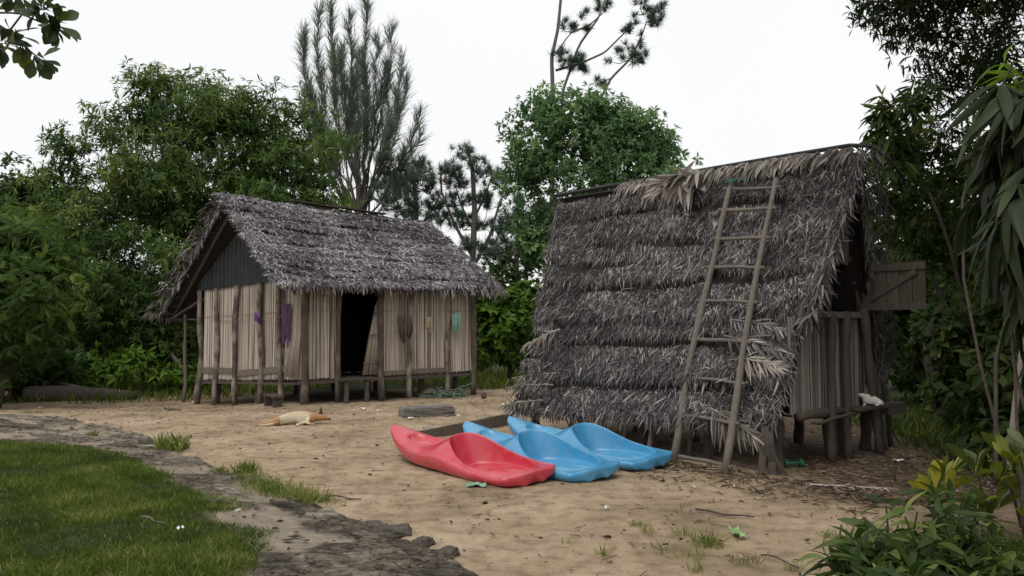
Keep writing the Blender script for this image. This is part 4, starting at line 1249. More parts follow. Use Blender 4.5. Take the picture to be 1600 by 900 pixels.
def cone_ear(mb, base, tip, side, r, var):
    base = np.array(base, float); tip = np.array(tip, float)
    k = np.linspace(0, 1, 6)[:, None]
    d_ = norm(tip - base); s_ = norm(np.cross(d_, side)); s2 = np.cross(s_, d_)
    V_, Q_ = [], []
    for i in range(6):
        f = i / 5
        rr_ = r * (1 - f) ** .7 + .002
        c = base + (tip - base) * f
        for q in range(8):
            a = q * math.pi / 4
            V_.append(c + s_ * rr_ * math.cos(a) + s2 * rr_ * .35 * math.sin(a))
    for i in range(5):
        for q in range(8):
            Q_.append((i * 8 + q, i * 8 + (q + 1) % 8, i * 8 + 8 + (q + 1) % 8, i * 8 + 8 + q))
    mb.add(V_, Q_, None, var)
mb = MB(); cone_ear(mb, (.835, .03, .145), (.835, .045, .275), (0, 1, 0), .034, .12)
child_mesh('ear', mb, M['dog'], dog)
mb = MB(); cone_ear(mb, (.82, .08, .10), (.79, .17, .06), (0, 0, 1), .034, .3)
child_mesh('ear', mb, M['dog'], dog)

# cat crouched on the platform edge, head low to the left
J = [(.10, 0, .085, .075, .085), (.02, 0, .10, .068, .078), (-.06, -.01, .115, .05, .055), (-.10, -.02, .15, .034, .034), (-.135, -.035, .175, .045, .044), (-.172, -.05, .163, .022, .022),
     (.13, .05, .04, .038, .035), (.08, .075, .016, .018, .016), (.13, -.05, .04, .038, .035), (.07, -.075, .016, .018, .016),
     (-.07, .03, .05, .02, .02), (-.09, .035, .012, .016, .012), (-.07, -.035, .04, .02, .02), (-.09, -.05, -.02, .015, .014), (-.10, -.06, -.06, .015, .012),
     (.18, .03, .03, .02, .02), (.22, .09, .015, .014, .014), (.17, .14, .012, .012, .012)]
E = [(0, 1), (1, 2), (2, 3), (3, 4), (4, 5), (0, 6), (6, 7), (0, 8), (8, 9), (2, 10), (10, 11), (2, 12), (12, 13), (13, 14), (0, 15), (15, 16), (16, 17)]
def catcol(x, y, z):
    if x < -.10 and z > .185: return .18
    if abs(x - .03) < .04 and z > .14: return .12
    if x > .19: return .15
    return .8
q = HB(-.15, 1.90, .585)
cat = skin_body('cat', J, E, M['cat'], tuple(q), math.radians(-25), 2, catcol)
cat.scale = (.78, .78, .78)
props(cat, 'white cat with dark patches crouching on the platform by the gable posts', 'cat')
for sy in (-.045, .005):
    mb = MB(); cone_ear(mb, (-.13, sy - .015, .205), (-.132, sy * 1.25 - .01, .25), (0, 1, 0), .02, .15)
    child_mesh('ear', mb, M['cat'], cat)

# ------------------------------------------------------------------ trees
def limb(a, b, n=7, bend=.12):
    a, b = np.asarray(a, float), np.asarray(b, float)
    L = np.linalg.norm(b - a); t = np.linspace(0, 1, n)[:, None]
    w = RNG.standard_normal(3) * bend * L; w2 = RNG.standard_normal(3) * bend * .4 * L
    return a + (b - a) * t + w * np.sin(np.pi * t) + w2 * np.sin(2 * np.pi * t)

def crown_sample(lobes, n, shell=.45):
    wts = np.array([(l_[3] * l_[4] + l_[3] * l_[5]) for l_ in lobes]); wts = wts / wts.sum()
    k = RNG.choice(len(lobes), n, p=wts)
    Lb = np.array([l_[:6] for l_ in lobes])[k]
    dr = norm(RNG.standard_normal((n, 3)))
    r_ = (RNG.random(n) ** shell)
    bump = 1 + .14 * np.sin(dr[:, 0] * 5 + k) * np.sin(dr[:, 2] * 6 + 1.3 * k)
    P = Lb[:, :3] + dr * Lb[:, 3:] * (r_ * bump)[:, None]
    return P, dr

def tree(name, label, cat, base, fork, rad, lobes, nclump, per_clump, clump_r, tpl, per, size, mat, bark, th=(.5, 1.6), droop=.35, group=None,
         shell=.4, axis_up=.35, limbs=True, extra=None, zmin=.2, vj=.13, var=.45, flat=.8):
    base = np.asarray(base, float); fork = np.asarray(fork, float)
    t = thing(name, label, cat, tuple(base), group)
    C_, dr = crown_sample(lobes, nclump, shell)
    ok = C_[:, 2] > zmin
    C_, dr = C_[ok], dr[ok]
    tb = MB()
    tr = limb(base - (0, 0, .15), fork, 9, .05)
    tube(tb, tr, np.linspace(rad * 1.25, rad * .75, 9), 9)
    if limbs:
        nodes = [tr[k] for k in (5, 6, 7, 8)]; nr_ = [rad * .6] * 4
        order = np.argsort(np.linalg.norm(C_ - fork, axis=1))
        for i in order:
            NN = np.array(nodes)
            dd = np.linalg.norm(NN - C_[i], axis=1) + .35 * np.maximum(0, NN[:, 2] - C_[i][2])
            j = int(np.argmin(dd))
            r0 = max(.008, nr_[j] * .72)
            pl = limb(nodes[j], C_[i], 5, .09)
            tube(tb, pl, np.linspace(r0, max(.006, r0 * .45), 5), 5, caps=False)
            nodes += [pl[2], pl[4]]; nr_ += [r0 * .8, max(.008, r0 * .5)]
    build('trunk', tb, bark, t)
    P = np.repeat(C_, per_clump, 0); D = np.repeat(dr, per_clump, 0)
    off = norm(RNG.standard_normal(P.shape)) * (RNG.random((len(P), 1)) ** .45) * 1.75 * clump_r * np.array((1, 1, flat))
    P = P + off
    cv = np.repeat(RNG.normal(0, .15, len(C_)), per_clump)
    keep = P[:, 2] > zmin
    P, D, off, cv = P[keep], D[keep], off[keep], cv[keep]
    ax = D * .6 + norm(off + 1e-6) * .6 + np.array((0, 0, axis_up))
    lb_ = MB()
    rosettes(lb_, tpl, P, ax, per, th, droop, size, np.clip(var + cv + RNG.normal(0, .07, len(P)), 0.02, .98), vj)
    if extra: extra(lb_)
    build('crown', lb_, mat, t, smooth=False)
    return t

def lobe(px, py, d, rx, rz, ry=None):
    c = W(px, py, d); k = d / F
    return (c[0], c[1], c[2], rx * k, (ry if ry else rx * k * .8), rz * k)
T_MANGO = leaf_tpl(.22, 4, .28, .25, 'lance', True)
T_MANGO2 = leaf_tpl(.22, 3, .25, 0, 'lance', False)
T_BROAD = leaf_tpl(.42, 3, .2, .2, 'lance', True)
T_OVAL = leaf_tpl(.55, 4, .2, .2, 'obov', True)
T_HEART = leaf_tpl(.8, 4, .2, .2, 'heart', True)
T_PIN = pinnate_tpl(13, .24, .055)
T_NEED = leaf_tpl(.05, 3, .08, 0, 'needle', False)
T_STRAP = leaf_tpl(.14, 8, .55, .35, 'lance', True)
def gb(px, d): 
    p = W(px, 500, d); return np.array((p[0], p[1], tz(p)))

# the big mango behind the reed hut
tree('mango_tree', 'huge dense mango tree with a domed crown rising behind the reed hut', 'tree', gb(330, 22.5), W(330, 470, 22.5), .32,
     [lobe(320, 245, 22.5, 165, 125), lobe(200, 290, 22, 130, 110), lobe(450, 250, 22.5, 95, 100), lobe(250, 430, 21.5, 170, 120), lobe(110, 400, 21, 120, 130), lobe(400, 380, 22, 150, 110), lobe(320, 185, 22.5, 120, 55), lobe(520, 300, 22, 50, 50), lobe(60, 470, 20.5, 110, 110), lobe(200, 500, 21.5, 110, 80)],
     470, 24, .34, T_MANGO, 10, .185, M['mango'], M['bark'], (.5, 1.7), .35, shell=.33, var=.42)
tree('broad_tree', 'small grey green tree peeping over the left shoulder of the mango', 'tree', gb(25, 34), W(25, 330, 34), .2,
     [lobe(25, 290, 34, 40, 55), lobe(-30, 330, 34, 60, 60), lobe(60, 320, 34, 40, 45)], 60, 14, .4, T_BROAD, 7, .3, M['dark_leaf'], M['bark'], droop=.2)
tree('cassia_tree', 'feathery leaved tree at the far left edge with drooping sprays', 'tree', gb(-10, 16.5), W(-10, 480, 16.5), .12,
     [lobe(-10, 400, 16.5, 100, 70), lobe(30, 460, 16, 70, 60), lobe(-30, 520, 16, 90, 60), lobe(55, 390, 16.5, 55, 30)], 170, 8, .33, T_PIN, 6, .25, M['cassia'], M['bark'], (.7, 1.5), .25, var=.5, axis_up=.5)
# casuarina: ascending feathery plumes
def casuarina():
    d = 33
    base = gb(565, d)
    t = thing('casuarina_tree', 'tall feathery casuarina with several upright plumes behind the mango', 'tree', tuple(base))
    tb, lb_ = MB(), MB()
    fork = W(562, 290, d)
    tr = limb(base, fork, 8, .02); tube(tb, tr, np.linspace(.24, .16, 8), 8)
    tips = [(500, 15, 480, 200), (520, 5, 508, 150), (478, 60, 470, 210), (548, 30, 545, 160), (572, 10, 570, 150), (590, 60, 585, 190), (612, 45, 605, 180), (628, 95, 612, 210), (640, 130, 615, 235), (655, 215, 625, 275), (535, 75, 530, 190), (600, 110, 590, 200), (505, 110, 495, 210), (560, 90, 556, 180), (640, 265, 600, 300), (515, 200, 530, 270), (620, 300, 595, 320), (484, 150, 490, 240), (555, 200, 556, 260)]
    tips += [(x + RNG.normal(0, 14), y + 25 + 70 * RNG.random(), mx + RNG.normal(0, 10), my + 40) for (x, y, mx, my) in tips[:16]]
    for (px, py, mx, my) in tips:
        dz = d + RNG.normal(0, 1.0)
        tip = W(px, py, dz); mid = W(mx, my, (d + dz) / 2)
        k = np.linspace(0, 1, 14)[:, None]
        st_ = fork + (tr[-3] - fork) * random.random()
        pl = st_ * (1 - k) ** 2 + 2 * mid * k * (1 - k) + tip * k ** 2 + .05 * RNG.standard_normal((14, 3))
        tube(tb, pl, np.linspace(.05, .010, 14), 5, caps=False)
        L = np.linalg.norm(tip - st_)
        ntw = int(30 * L ** .7)
        f = .28 + .72 * RNG.random(ntw) ** .8
        idx = f * 13; i0 = np.minimum(12, idx.astype(int)); fr = (idx - i0)[:, None]
        P = pl[i0] * (1 - fr) + pl[i0 + 1] * fr
        tg = norm(pl[i0 + 1] - pl[i0])
        tl = (.80 - .55 * f) * (.3 + 1.0 * RNG.random(ntw)) + .10
        dr = norm(tg * 1.0 + .60 * norm(RNG.standard_normal((ntw, 3))) + np.array((0, 0, .30)))
        scatter(tb, leaf_tpl(.02, 3, -.1, 0, 'needle', False), P, dr, RNG.standard_normal((ntw, 3)), tl, .5)
        for q in range(7):
            ff = RNG.random(ntw)[:, None]
            PP = P + dr * tl[:, None] * ff
            d2 = norm(dr * .9 + .42 * norm(RNG.standard_normal((ntw, 3))) + np.array((0, 0, .15)))
            scatter(lb_, leaf_tpl(.036, 3, .35, 0, 'needle', False), PP, d2, RNG.standard_normal((ntw, 3)), .22 + .34 * RNG.random(ntw), np.clip(RNG.normal(.5, .2, ntw), 0, 1))
    build('trunk', tb, M['bark_pine'], t)
    build('crown', lb_, M['casua'], t, smooth=False)
casuarina()
# pines drawn from their branches: polylines in the photograph at one depth, tufts at the ends
def pine(label, base_px, d, trunks, tufts, rad, nneed=70, nl=.42, group=None, spread=.35):
    base = gb(base_px, d)
    t = thing('pine_tree', label, 'tree', tuple(base), group)
    tb, lb_ = MB(), MB()
    for k, (pl, r0, r1) in enumerate(trunks):
        ph = RNG.random() * 6
        P = np.array([W(x, y, d + (.9 * math.sin(ph + i * .9) * i / len(pl) if k else 0)) for i, (x, y) in enumerate(pl)])
        if k == 0 or pl[0][1] >= 430: P[0] = base - (0, 0, .1)
        m_ = np.linspace(0, len(P) - 1, len(P) * 4)
        P = np.stack([np.interp(m_, np.arange(len(P)), P[:, j]) for j in range(3)], -1)
        tube(tb, P, np.linspace(r0, r1, len(P)), 7)
    for (x, y, r_, m_) in tufts:
        rr_ = r_ * d / F
        c = W(x, y, d + RNG.normal(0, .5))
        cen = c + RNG.standard_normal((m_, 3)) * rr_ * np.array((.55, .55, .4))
        for q in cen:
            if random.random() < .5:
                tube(tb, limb(c + (0, 0, -rr_ * .5), q, 4, .1), np.linspace(.022, .01, 4), 4, caps=False)
        cen = np.concatenate([cen, cen + rr_ * .25 * RNG.standard_normal(cen.shape)]); m_ *= 2
        rosettes(lb_, T_NEED, cen, RNG.standard_normal((m_, 3)) * .5 + np.array((0, 0, 1.0)), nneed, (.1, 1.75), .0, nl, np.clip(RNG.normal(.45, .12, m_), 0, 1), .12, off=.01)
    build('trunk', tb, M['bark_pine'], t)
    build('crown', lb_, M['pine'], t, smooth=False)
pine('tall bare pine with a few dark tufts, rising above the middle tree', 872, 30,
     [([(865, 500), (862, 300), (864, 150), (862, 90), (872, 45), (878, -20)], .10, .05),
      ([(874, 240), (880, 140), (905, 70), (935, 28), (945, 0)], .06, .03),
      ([(905, 300), (930, 170), (955, 122), (985, 92), (1003, 55), (1010, 35)], .06, .02),
      ([(868, 110), (905, 100), (945, 82), (975, 52), (985, 40)], .05, .02),
      ([(890, 52), (920, 40), (945, 18)], .04, .015), ([(870, 82), (885, 60), (905, 38)], .03, .015), ([(955, 122), (940, 128)], .02, .012)],
     [(895, 95, 24, 11), (882, 88, 16, 5), (912, 105, 14, 5), (985, 82, 22, 12), (1000, 92, 12, 4), (945, 12, 14, 6), (1005, 15, 16, 7), (1022, 28, 16, 8), (984, 48, 12, 5), (918, 18, 8, 2), (893, 42, 12, 5), (941, 127, 9, 3), (1015, 36, 10, 3), (920, 45, 7, 2)], .17, 75, .23)
pine('open dark pine between the casuarina and the middle tree', 735, 31,
     [([(735, 600), (738, 420), (742, 330), (738, 260), (728, 225)], .16, .05), ([(738, 420), (765, 370), (780, 320), (790, 290)], .07, .03), ([(738, 400), (710, 350), (690, 300), (688, 260)], .07, .03),
      ([(742, 340), (760, 300), (772, 265)], .05, .02), ([(740, 380), (770, 395), (830, 395)], .05, .02), ([(740, 360), (720, 320), (712, 290)], .05, .02)],
     [(728, 240, 22, 9), (745, 262, 18, 6), (722, 280, 24, 9), (700, 275, 22, 8), (688, 265, 14, 5), (760, 268, 18, 6), (775, 280, 18, 6), (790, 285, 16, 6), (790, 305, 14, 4), (705, 310, 26, 9), (735, 310, 22, 8), (765, 320, 14, 4), (745, 345, 24, 8), (770, 360, 18, 5), (725, 350, 20, 7), (790, 395, 24, 9), (815, 385, 22, 8), (770, 400, 22, 8), (735, 385, 22, 8), (760, 395, 18, 6), (830, 405, 22, 9), (715, 335, 18, 6), (755, 300, 14, 4)], .16, 65, .26)
pine('dense bluish pine just right of the casuarina, behind the hut ridge', 655, 32,
     [([(655, 600), (655, 420), (650, 330), (645, 260)], .17, .05), ([(655, 380), (625, 330), (612, 290)], .06, .02), ([(653, 360), (680, 320), (690, 300)], .06, .02)],
     [(625, 255, 26, 11), (650, 262, 26, 11), (610, 275, 26, 10), (640, 285, 30, 13), (668, 285, 24, 10), (620, 300, 28, 12), (655, 310, 30, 12), (680, 315, 22, 9), (635, 325, 30, 12), (670, 335, 24, 9), (600, 305, 24, 8), (690, 340, 18, 6), (655, 345, 24, 9)], .17, 65, .26)
pine('dark pine in the gap between the two huts', 800, 27,
     [([(805, 600), (806, 420), (810, 350)], .14, .05), ([(806, 410), (780, 395), (745, 398)], .07, .03), ([(806, 400), (835, 380), (850, 350)], .05, .02)],
     [(815, 330, 24, 9), (800, 350, 24, 9), (835, 340, 24, 9), (820, 370, 26, 10), (785, 370, 22, 8), (845, 370, 24, 9), (830, 395, 24, 9), (790, 410, 20, 6), (762, 390, 18, 5), (855, 320, 24, 9), (840, 415, 24, 8)], .14, 65, .26)
tree('broad_tree', 'bright green broadleaf tree beside the left end of the tall hut ridge', 'tree', gb(915, 25), W(915, 360, 25), .22,
     [lobe(895, 250, 25, 85, 62), lobe(865, 205, 25, 45, 35), lobe(950, 215, 25, 60, 42), lobe(990, 240, 25, 60, 50), lobe(830, 245, 25, 45, 40), lobe(860, 310, 25, 60, 60), lobe(925, 165, 25, 35, 22), lobe(1035, 245, 25, 22, 18), lobe(810, 190, 25, 20, 14), lobe(800, 265, 25, 25, 25), lobe(1055, 258, 25, 18, 12), lobe(990, 195, 25, 30, 18), lobe(850, 165, 25, 25, 14), lobe(850, 380, 25, 40, 40), lobe(1000, 300, 25, 90, 50), lobe(960, 180, 25, 25, 14), lobe(795, 225, 25, 16, 10), lobe(1020, 220, 25, 20, 12), lobe(905, 150, 25, 14, 10)],
     230, 18, .36, T_BROAD, 9, .16, M['broad'], M['bark'], (.4, 1.7), .2, shell=.4, var=.5)
# leafy vine-covered shrub between the huts, and its neighbours
tree('leafy_shrub', 'tall bright green shrub with broad leaves in the gap between the huts', 'shrub', gb(795, 21.5), W(795, 560, 21.5), .06,
     [lobe(790, 490, 21.5, 55, 45), lobe(760, 530, 21.3, 35, 50), lobe(825, 480, 21.5, 40, 45), lobe(815, 540, 21.5, 40, 50), lobe(755, 470, 21.3, 20, 25)], 70, 10, .22, T_HEART, 6, .19, M['bright'], M['bark'], (.6, 1.6), .4, var=.45, zmin=.35)
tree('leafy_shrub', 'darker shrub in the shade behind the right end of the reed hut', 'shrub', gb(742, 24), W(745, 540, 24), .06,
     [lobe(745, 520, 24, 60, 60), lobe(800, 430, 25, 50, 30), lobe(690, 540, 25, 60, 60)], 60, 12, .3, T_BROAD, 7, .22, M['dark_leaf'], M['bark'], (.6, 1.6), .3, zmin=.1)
sg = 'shrubs along the left edge of the yard'
for px, d, lobes, mt, tp, szz, lab in (
        (195, 19.6, [lobe(195, 565, 19.6, 45, 28), lobe(225, 575, 19.4, 35, 22), lobe(165, 585, 19.6, 35, 20)], 'bright', T_BROAD, .2, 'low light green shrub behind the end of the fallen log'),
        (60, 19.2, [lobe(60, 575, 19.2, 40, 25), lobe(90, 590, 19.2, 30, 18)], 'cassia', T_PIN, .42, 'small feathery shrub above the fallen log'),
        (120, 19.6, [lobe(120, 580, 19.6, 30, 22)], 'broad', T_BROAD, .2, 'mid green bush between the feathery shrub and the light one'),
        (20, 18.0, [lobe(10, 560, 18, 50, 45), lobe(-40, 590, 18, 60, 40)], 'dark_leaf', T_BROAD, .24, 'dark bush at the left end of the fallen log'),
        (262, 20.8, [lobe(265, 560, 20.8, 45, 40), lobe(300, 585, 20.6, 30, 25)], 'dark_leaf', T_BROAD, .2, 'dark bush under the low eave of the reed hut'),
        (285, 21.0, [lobe(290, 590, 20.4, 60, 16)], 'bright', T_BROAD, .16, 'strip of bright low bush beyond the outer eave post')):
    tree('shrub', lab, 'shrub', gb(px, d), W(px, 600, d), .03, lobes, 26, 9, .2, tp, 6, szz, M[mt], M['bark'], (.5, 1.6), .25, group=sg, zmin=.02, var=.5)
# woodland closing the view behind everything
def wood(name, label, lobes, n, mat, size, tpl=T_BROAD):
    mb = MB()
    C_, dr = crown_sample(lobes, n, .5)
    ok = C_[:, 2] > 0
    rosettes(mb, tpl, C_[ok], dr[ok] + np.array((0, 0, .4)), 7, (.4, 1.6), .25, size, np.clip(RNG.normal(.4, .12, ok.sum()), 0, 1), .12)
    build(name, mb, mat, None, smooth=False, kind='stuff', label=label)
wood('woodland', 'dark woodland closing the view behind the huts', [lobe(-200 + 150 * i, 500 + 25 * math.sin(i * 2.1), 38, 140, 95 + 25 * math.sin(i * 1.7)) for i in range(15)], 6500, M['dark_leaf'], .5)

# right-hand side: dense shaded growth
tree('fruit_tree', 'leafy tree crowding the gable end of the tall hut', 'tree', gb(1480, 13), W(1475, 480, 13), .09,
     [lobe(1440, 290, 13, 80, 70), lobe(1405, 235, 13, 45, 45), lobe(1400, 330, 13.5, 70, 70), lobe(1490, 250, 13, 80, 100), lobe(1480, 380, 13, 100, 70), lobe(1560, 320, 13, 90, 120)],
     120, 11, .26, T_MANGO, 8, .155, M['ginger'], M['bark'], (.5, 1.8), .5, var=.50)
tree('fruit_tree', 'spindly sapling with long leaves poking up beside the ridge of the tall hut', 'tree', gb(1510, 12.8), W(1452, 300, 12), .025,
     [lobe(1415, 165, 11.5, 40, 35), lobe(1385, 205, 11.5, 30, 25), lobe(1440, 140, 11.5, 25, 18), lobe(1400, 260, 11.5, 30, 30)], 22, 4, .12, T_MANGO, 7, .24, M['ginger'], M['bark'], (.6, 1.6), .55, var=.42)
tree('bamboo_clump', 'dark fine leaved bamboo arching over the upper right corner', 'bamboo', gb(1720, 13.5), W(1690, 250, 13), .09,
     [lobe(1560, 60, 12.5, 120, 90), lobe(1450, 20, 12.5, 90, 50), lobe(1600, -60, 12, 160, 90), lobe(1500, 110, 12.5, 70, 50), lobe(1640, 160, 12, 90, 110), lobe(1390, 10, 12.5, 45, 18), lobe(1480, -60, 12, 120, 60),
      (6.2, 6.5, 7.2, 2.6, 2.6, 1.5), (7.2, 9.5, 7.6, 2.6, 2.4, 1.8), (5.6, 3.2, 7.0, 2.4, 2.4, 1.2), (8.4, 5.5, 5.2, 1.8, 3.0, 2.4), (5.0, 8.6, 8.2, 2.2, 2.0, 1.2), (7.4, 4.6, 3.6, 1.7, 2.2, 2.8), (8.6, 8.6, 4.5, 1.6, 2.4, 3.0), (4.6, 5.6, 6.8, 2.0, 1.8, .9)],  # unseen lobes, added above and to the right to shade yard and gable
     1150, 16, .28, T_MANGO2, 7, .15, M['bamboo'], M['bark'], (.4, 1.8), .35, var=.4)
rg = 'shrubs in the shade right of the tall hut'
for px, d, lobes, mt, tp, szz, lab, nc in (
        (1450, 15.5, [lobe(1450, 520, 15.5, 90, 90), lobe(1400, 460, 16, 60, 60), lobe(1520, 560, 15, 70, 70), lobe(1600, 520, 15.5, 110, 120)], 'dark_leaf', T_OVAL, .2, 'deep green thicket directly behind the shelf of the tall hut', 110),
        (1530, 11.5, [lobe(1540, 540, 11.5, 70, 60), lobe(1500, 600, 11.5, 50, 40), lobe(1590, 600, 11.2, 60, 50)], 'ginger', T_HEART, .14, 'round leaved climber hanging in front of the thicket', 60),
        (1570, 9.0, [lobe(1600, 650, 9, 90, 70), lobe(1640, 560, 9, 80, 80)], 'dark_leaf', T_OVAL, .16, 'dark bush at the right edge behind the yellow crotons', 60),
        (1640, 9.5, [lobe(1660, 420, 9.5, 120, 120), lobe(1620, 300, 9.5, 80, 90)], 'dark_leaf', T_OVAL, .18, 'dark crown of leaves at the right edge behind the strap leaved plant', 90)):
    tree('shrub', lab, 'shrub', gb(px, d), W(px, 600, d), .035, lobes, nc, 10, .2, tp, 6, szz, M[mt], M['bark'], (.5, 1.7), .35, group=rg, zmin=.1, var=.42)
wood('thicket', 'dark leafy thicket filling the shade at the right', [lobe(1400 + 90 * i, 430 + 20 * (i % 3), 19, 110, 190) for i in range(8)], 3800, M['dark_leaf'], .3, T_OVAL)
# slim trunks at the right edge
for pl, r_, lab in (([(1562, 730), (1590, 600), (1606, 480), (1625, 330)], .028, 'slim pale trunk leaning right at the edge of the picture'), ([(1550, 660), (1556, 560), (1590, 440), (1600, 330)], .02, 'thin crooked trunk behind the pale leaning one')):
    d = 7.5 if r_ > .025 else 8.2
    base = gb(pl[0][0], d)
    P = [base - (0, 0, .05)] + [W(x, y, d + .1 * i) for i, (x, y) in enumerate(pl)][1:]
    mb = MB(); m_ = np.linspace(0, len(P) - 1, 16); P = np.array(P)
    P = np.stack([np.interp(m_, np.arange(len(P)), P[:, j]) for j in range(3)], -1)
    tube(mb, P, np.linspace(r_ * 1.1, r_ * .7, 16), 8)
    t = thing('slim_tree', lab, 'tree', tuple(base))
    build('trunk', mb, M['bark'] if r_ < .025 else M['bark_pale'], t)
    lb_ = MB()
    top = P[-1] + RNG.standard_normal((14, 3)) * .25
    rosettes(lb_, T_OVAL, top, RNG.standard_normal((14, 3)) + np.array((0, 0, .6)), 7, (.5, 1.6), .4, .17, .4, .1)
    build('crown', lb_, M['ginger'], t, smooth=False)
# strap-leaved plant at the right edge: stems with hanging rosettes
def strap_plant(label, base, heads, size, mat, per, group, leafw=None, name='strap_leaf_plant', cat='plant', th=(.4, 1.9), droop=.5, tpl=None, var=.5, vj=.2):
    t = thing(name, label, cat, tuple(base), group)
    for h in heads:
        mb = MB(); P = limb(base - (0, 0, .03), h, 7, .06); tube(mb, P, np.linspace(.014, .009, 7), 6)
        build('stem', mb, M['bark'], t)
    lb_ = MB()
    Hd = np.array(heads)
    for k in range(4):
        tp = leaf_tpl(.17, 8, (.35, .6, .8, .45)[k], .4, 'lance', True, (.01, .03, .02, .04)[k]) if tpl is None else tpl
        rosettes(lb_, tp, Hd + .05 * RNG.standard_normal(Hd.shape) - np.array((0, 0, .07)) * k, RNG.standard_normal(Hd.shape) * .2 + np.array((0, 0, 1.0)), max(1, per // 4), th, droop, size, var, vj)
    build('foliage', lb_, mat, t)
    return t
d = 4.6
strap_plant('tall plant with long drooping strap leaves filling the right edge', gb(1780, d),
            [W(x, y, d + dz) for x, y, dz in ((1608, 150, 0), (1640, 120, .2), (1590, 230, .1), (1620, 270, -.1), (1660, 220, 0), (1600, 330, .05), (1650, 350, -.1), (1575, 170, .35), (1625, 400, .1), (1560, 240, .2), (1585, 140, .1), (1600, 290, -.2))],
            .33, M['drac'], 60, None, var=.38, vj=.2, th=(.9, 2.3), droop=.95)
strap_plant('young plant with pale yellow green leaf tips above the strap leaves', gb(1590, 6.5), [W(1585, 95, 6.5), W(1600, 120, 6.5)], .22, M['bright'], 24, None, name='leafy_plant', th=(.5, 1.5), var=.75)
# yellow crotons
cg = 'yellow green crotons at the right'
for px, py, d, hd, lab, vv in ((1478, 792, 6.6, [(1478, 745), (1462, 760)], 'yellow green croton standing farthest left of its group', .68), (1540, 800, 6.2, [(1530, 735), (1548, 760), (1515, 765)], 'darker broad leaved croton between the yellow ones', .36), (1598, 800, 6.0, [(1590, 720), (1612, 745), (1600, 770)], 'yellow and green croton cut by the right edge', .62)):
    b = gb(px, d)
    strap_plant(lab, b, [W(x, y, d) for x, y in hd], .22, M['croton'], 16, cg, name='croton', tpl=leaf_tpl(.36, 7, .15, .25, 'obov', True), th=(.1, 1.2), droop=-.15, var=vv, vj=.16)
# ginger-like plants bottom right
gg = 'broad leaved plants in the lower right corner'
labs = ['light green plant second from the left end of the lower right clump', 'tangled plant low in the middle of the lower right clump', 'leafy plant leaning furthest out over the sand at lower right', 'tall broad leaved plant with a pale upright shoot', 'broad leaved plant with a large leaf bent to the ground',
        'plant with glossy leaves in the middle of the lower right clump', 'dark leaved plant at the bottom edge of the picture', 'plant with yellowing leaves below the crotons', 'dense leafy plant in the lower right corner', 'plant with narrow grey green leaves behind the clump', 'deep green plant against the right edge']
spots = [(1365, 905, 4.6), (1480, 915, 4.7), (1325, 885, 4.75), (1390, 880, 4.9), (1345, 930, 4.4), (1430, 900, 4.7), (1420, 960, 4.3), (1500, 885, 5.0), (1540, 940, 4.5), (1460, 850, 5.4), (1600, 900, 4.9)]
for i, (px, py, d) in enumerate(spots):
    b = gb(px, d)
    t = thing('broad_leaf_plant', labs[i], 'plant', tuple(b), gg)
    lb_ = MB(); sb_ = MB()
    for k in range(9):
        h = b + np.array((RNG.normal(0, .11), RNG.normal(0, .11), .12 + (.42 if i % 2 else .24) * random.random()))
        P = limb(b + np.array((RNG.normal(0, .04), RNG.normal(0, .04), -.02)), h, 5, .06); tube(sb_, P, np.linspace(.009, .006, 5), 5)
        f = np.linspace(.35, 1, 5)
        for kk, tp in enumerate((leaf_tpl(.27, 7, .5, .35, 'lance', True, .02), leaf_tpl(.24, 7, .8, .35, 'lance', True, .02))):
            pos = np.array([P[int(a * 4)] for a in f[kk::2]])
            rosettes(lb_, tp, pos, np.tile((h - b)[None], (len(pos), 1)), 3, (.4, 1.5), .12, .165, np.clip(RNG.normal(.52, .2, len(pos)), 0, 1), .14)
    build('stem', sb_, M['ginger'], t)
    build('foliage', lb_, M['ginger'], t)

# branch of the tree on the left, out of the frame, reaching into the top-left corner
d = 5.0
abase = gb(-420, 5.2)
at_ = thing('almond_tree', 'round leaved almond branch hanging into the upper left corner', 'tree', tuple(abase))
tb, lb_ = MB(), MB()
top = W(-380, -350, 5.2)
tube(tb, limb(abase - (0, 0, .1), top, 8, .03), np.linspace(.13, .08, 8), 8)
nodes = []
for pl in ([(-380, -200), (-180, -20), (-40, 20), (15, 48), (45, 78), (62, 92)], [(-40, 20), (30, 20), (75, 40), (88, 36)], [(15, 48), (40, 15), (70, 15)], [(-40, 20), (0, -20), (30, -10)], [(-60, 40), (-20, 70), (5, 68)]):
    P = np.array([W(x, y, d + .05 * i) for i, (x, y) in enumerate(pl)])
    m_ = np.linspace(0, len(P) - 1, 12); P = np.stack([np.interp(m_, np.arange(len(P)), P[:, j]) for j in range(3)], -1)
    tube(tb, P, np.linspace(.014 if len(pl) > 4 else .007, .004, 12), 6)
    nodes += [P[-1], P[-2], P[-3]] if len(pl) < 6 else [P[-1], P[-2], P[-4], P[-5]]
for h in nodes:
    h = np.asarray(h)[None]
    rosettes(lb_, leaf_tpl(.58, 7, .12, .25, 'obov', True), h, np.array(((.5, -.2, -.25),)), 6, (.5, 1.7), .35, .125, .48, .18)
build('trunk', tb, M['bark'], at_)
build('crown', lb_, M['almond'], at_)

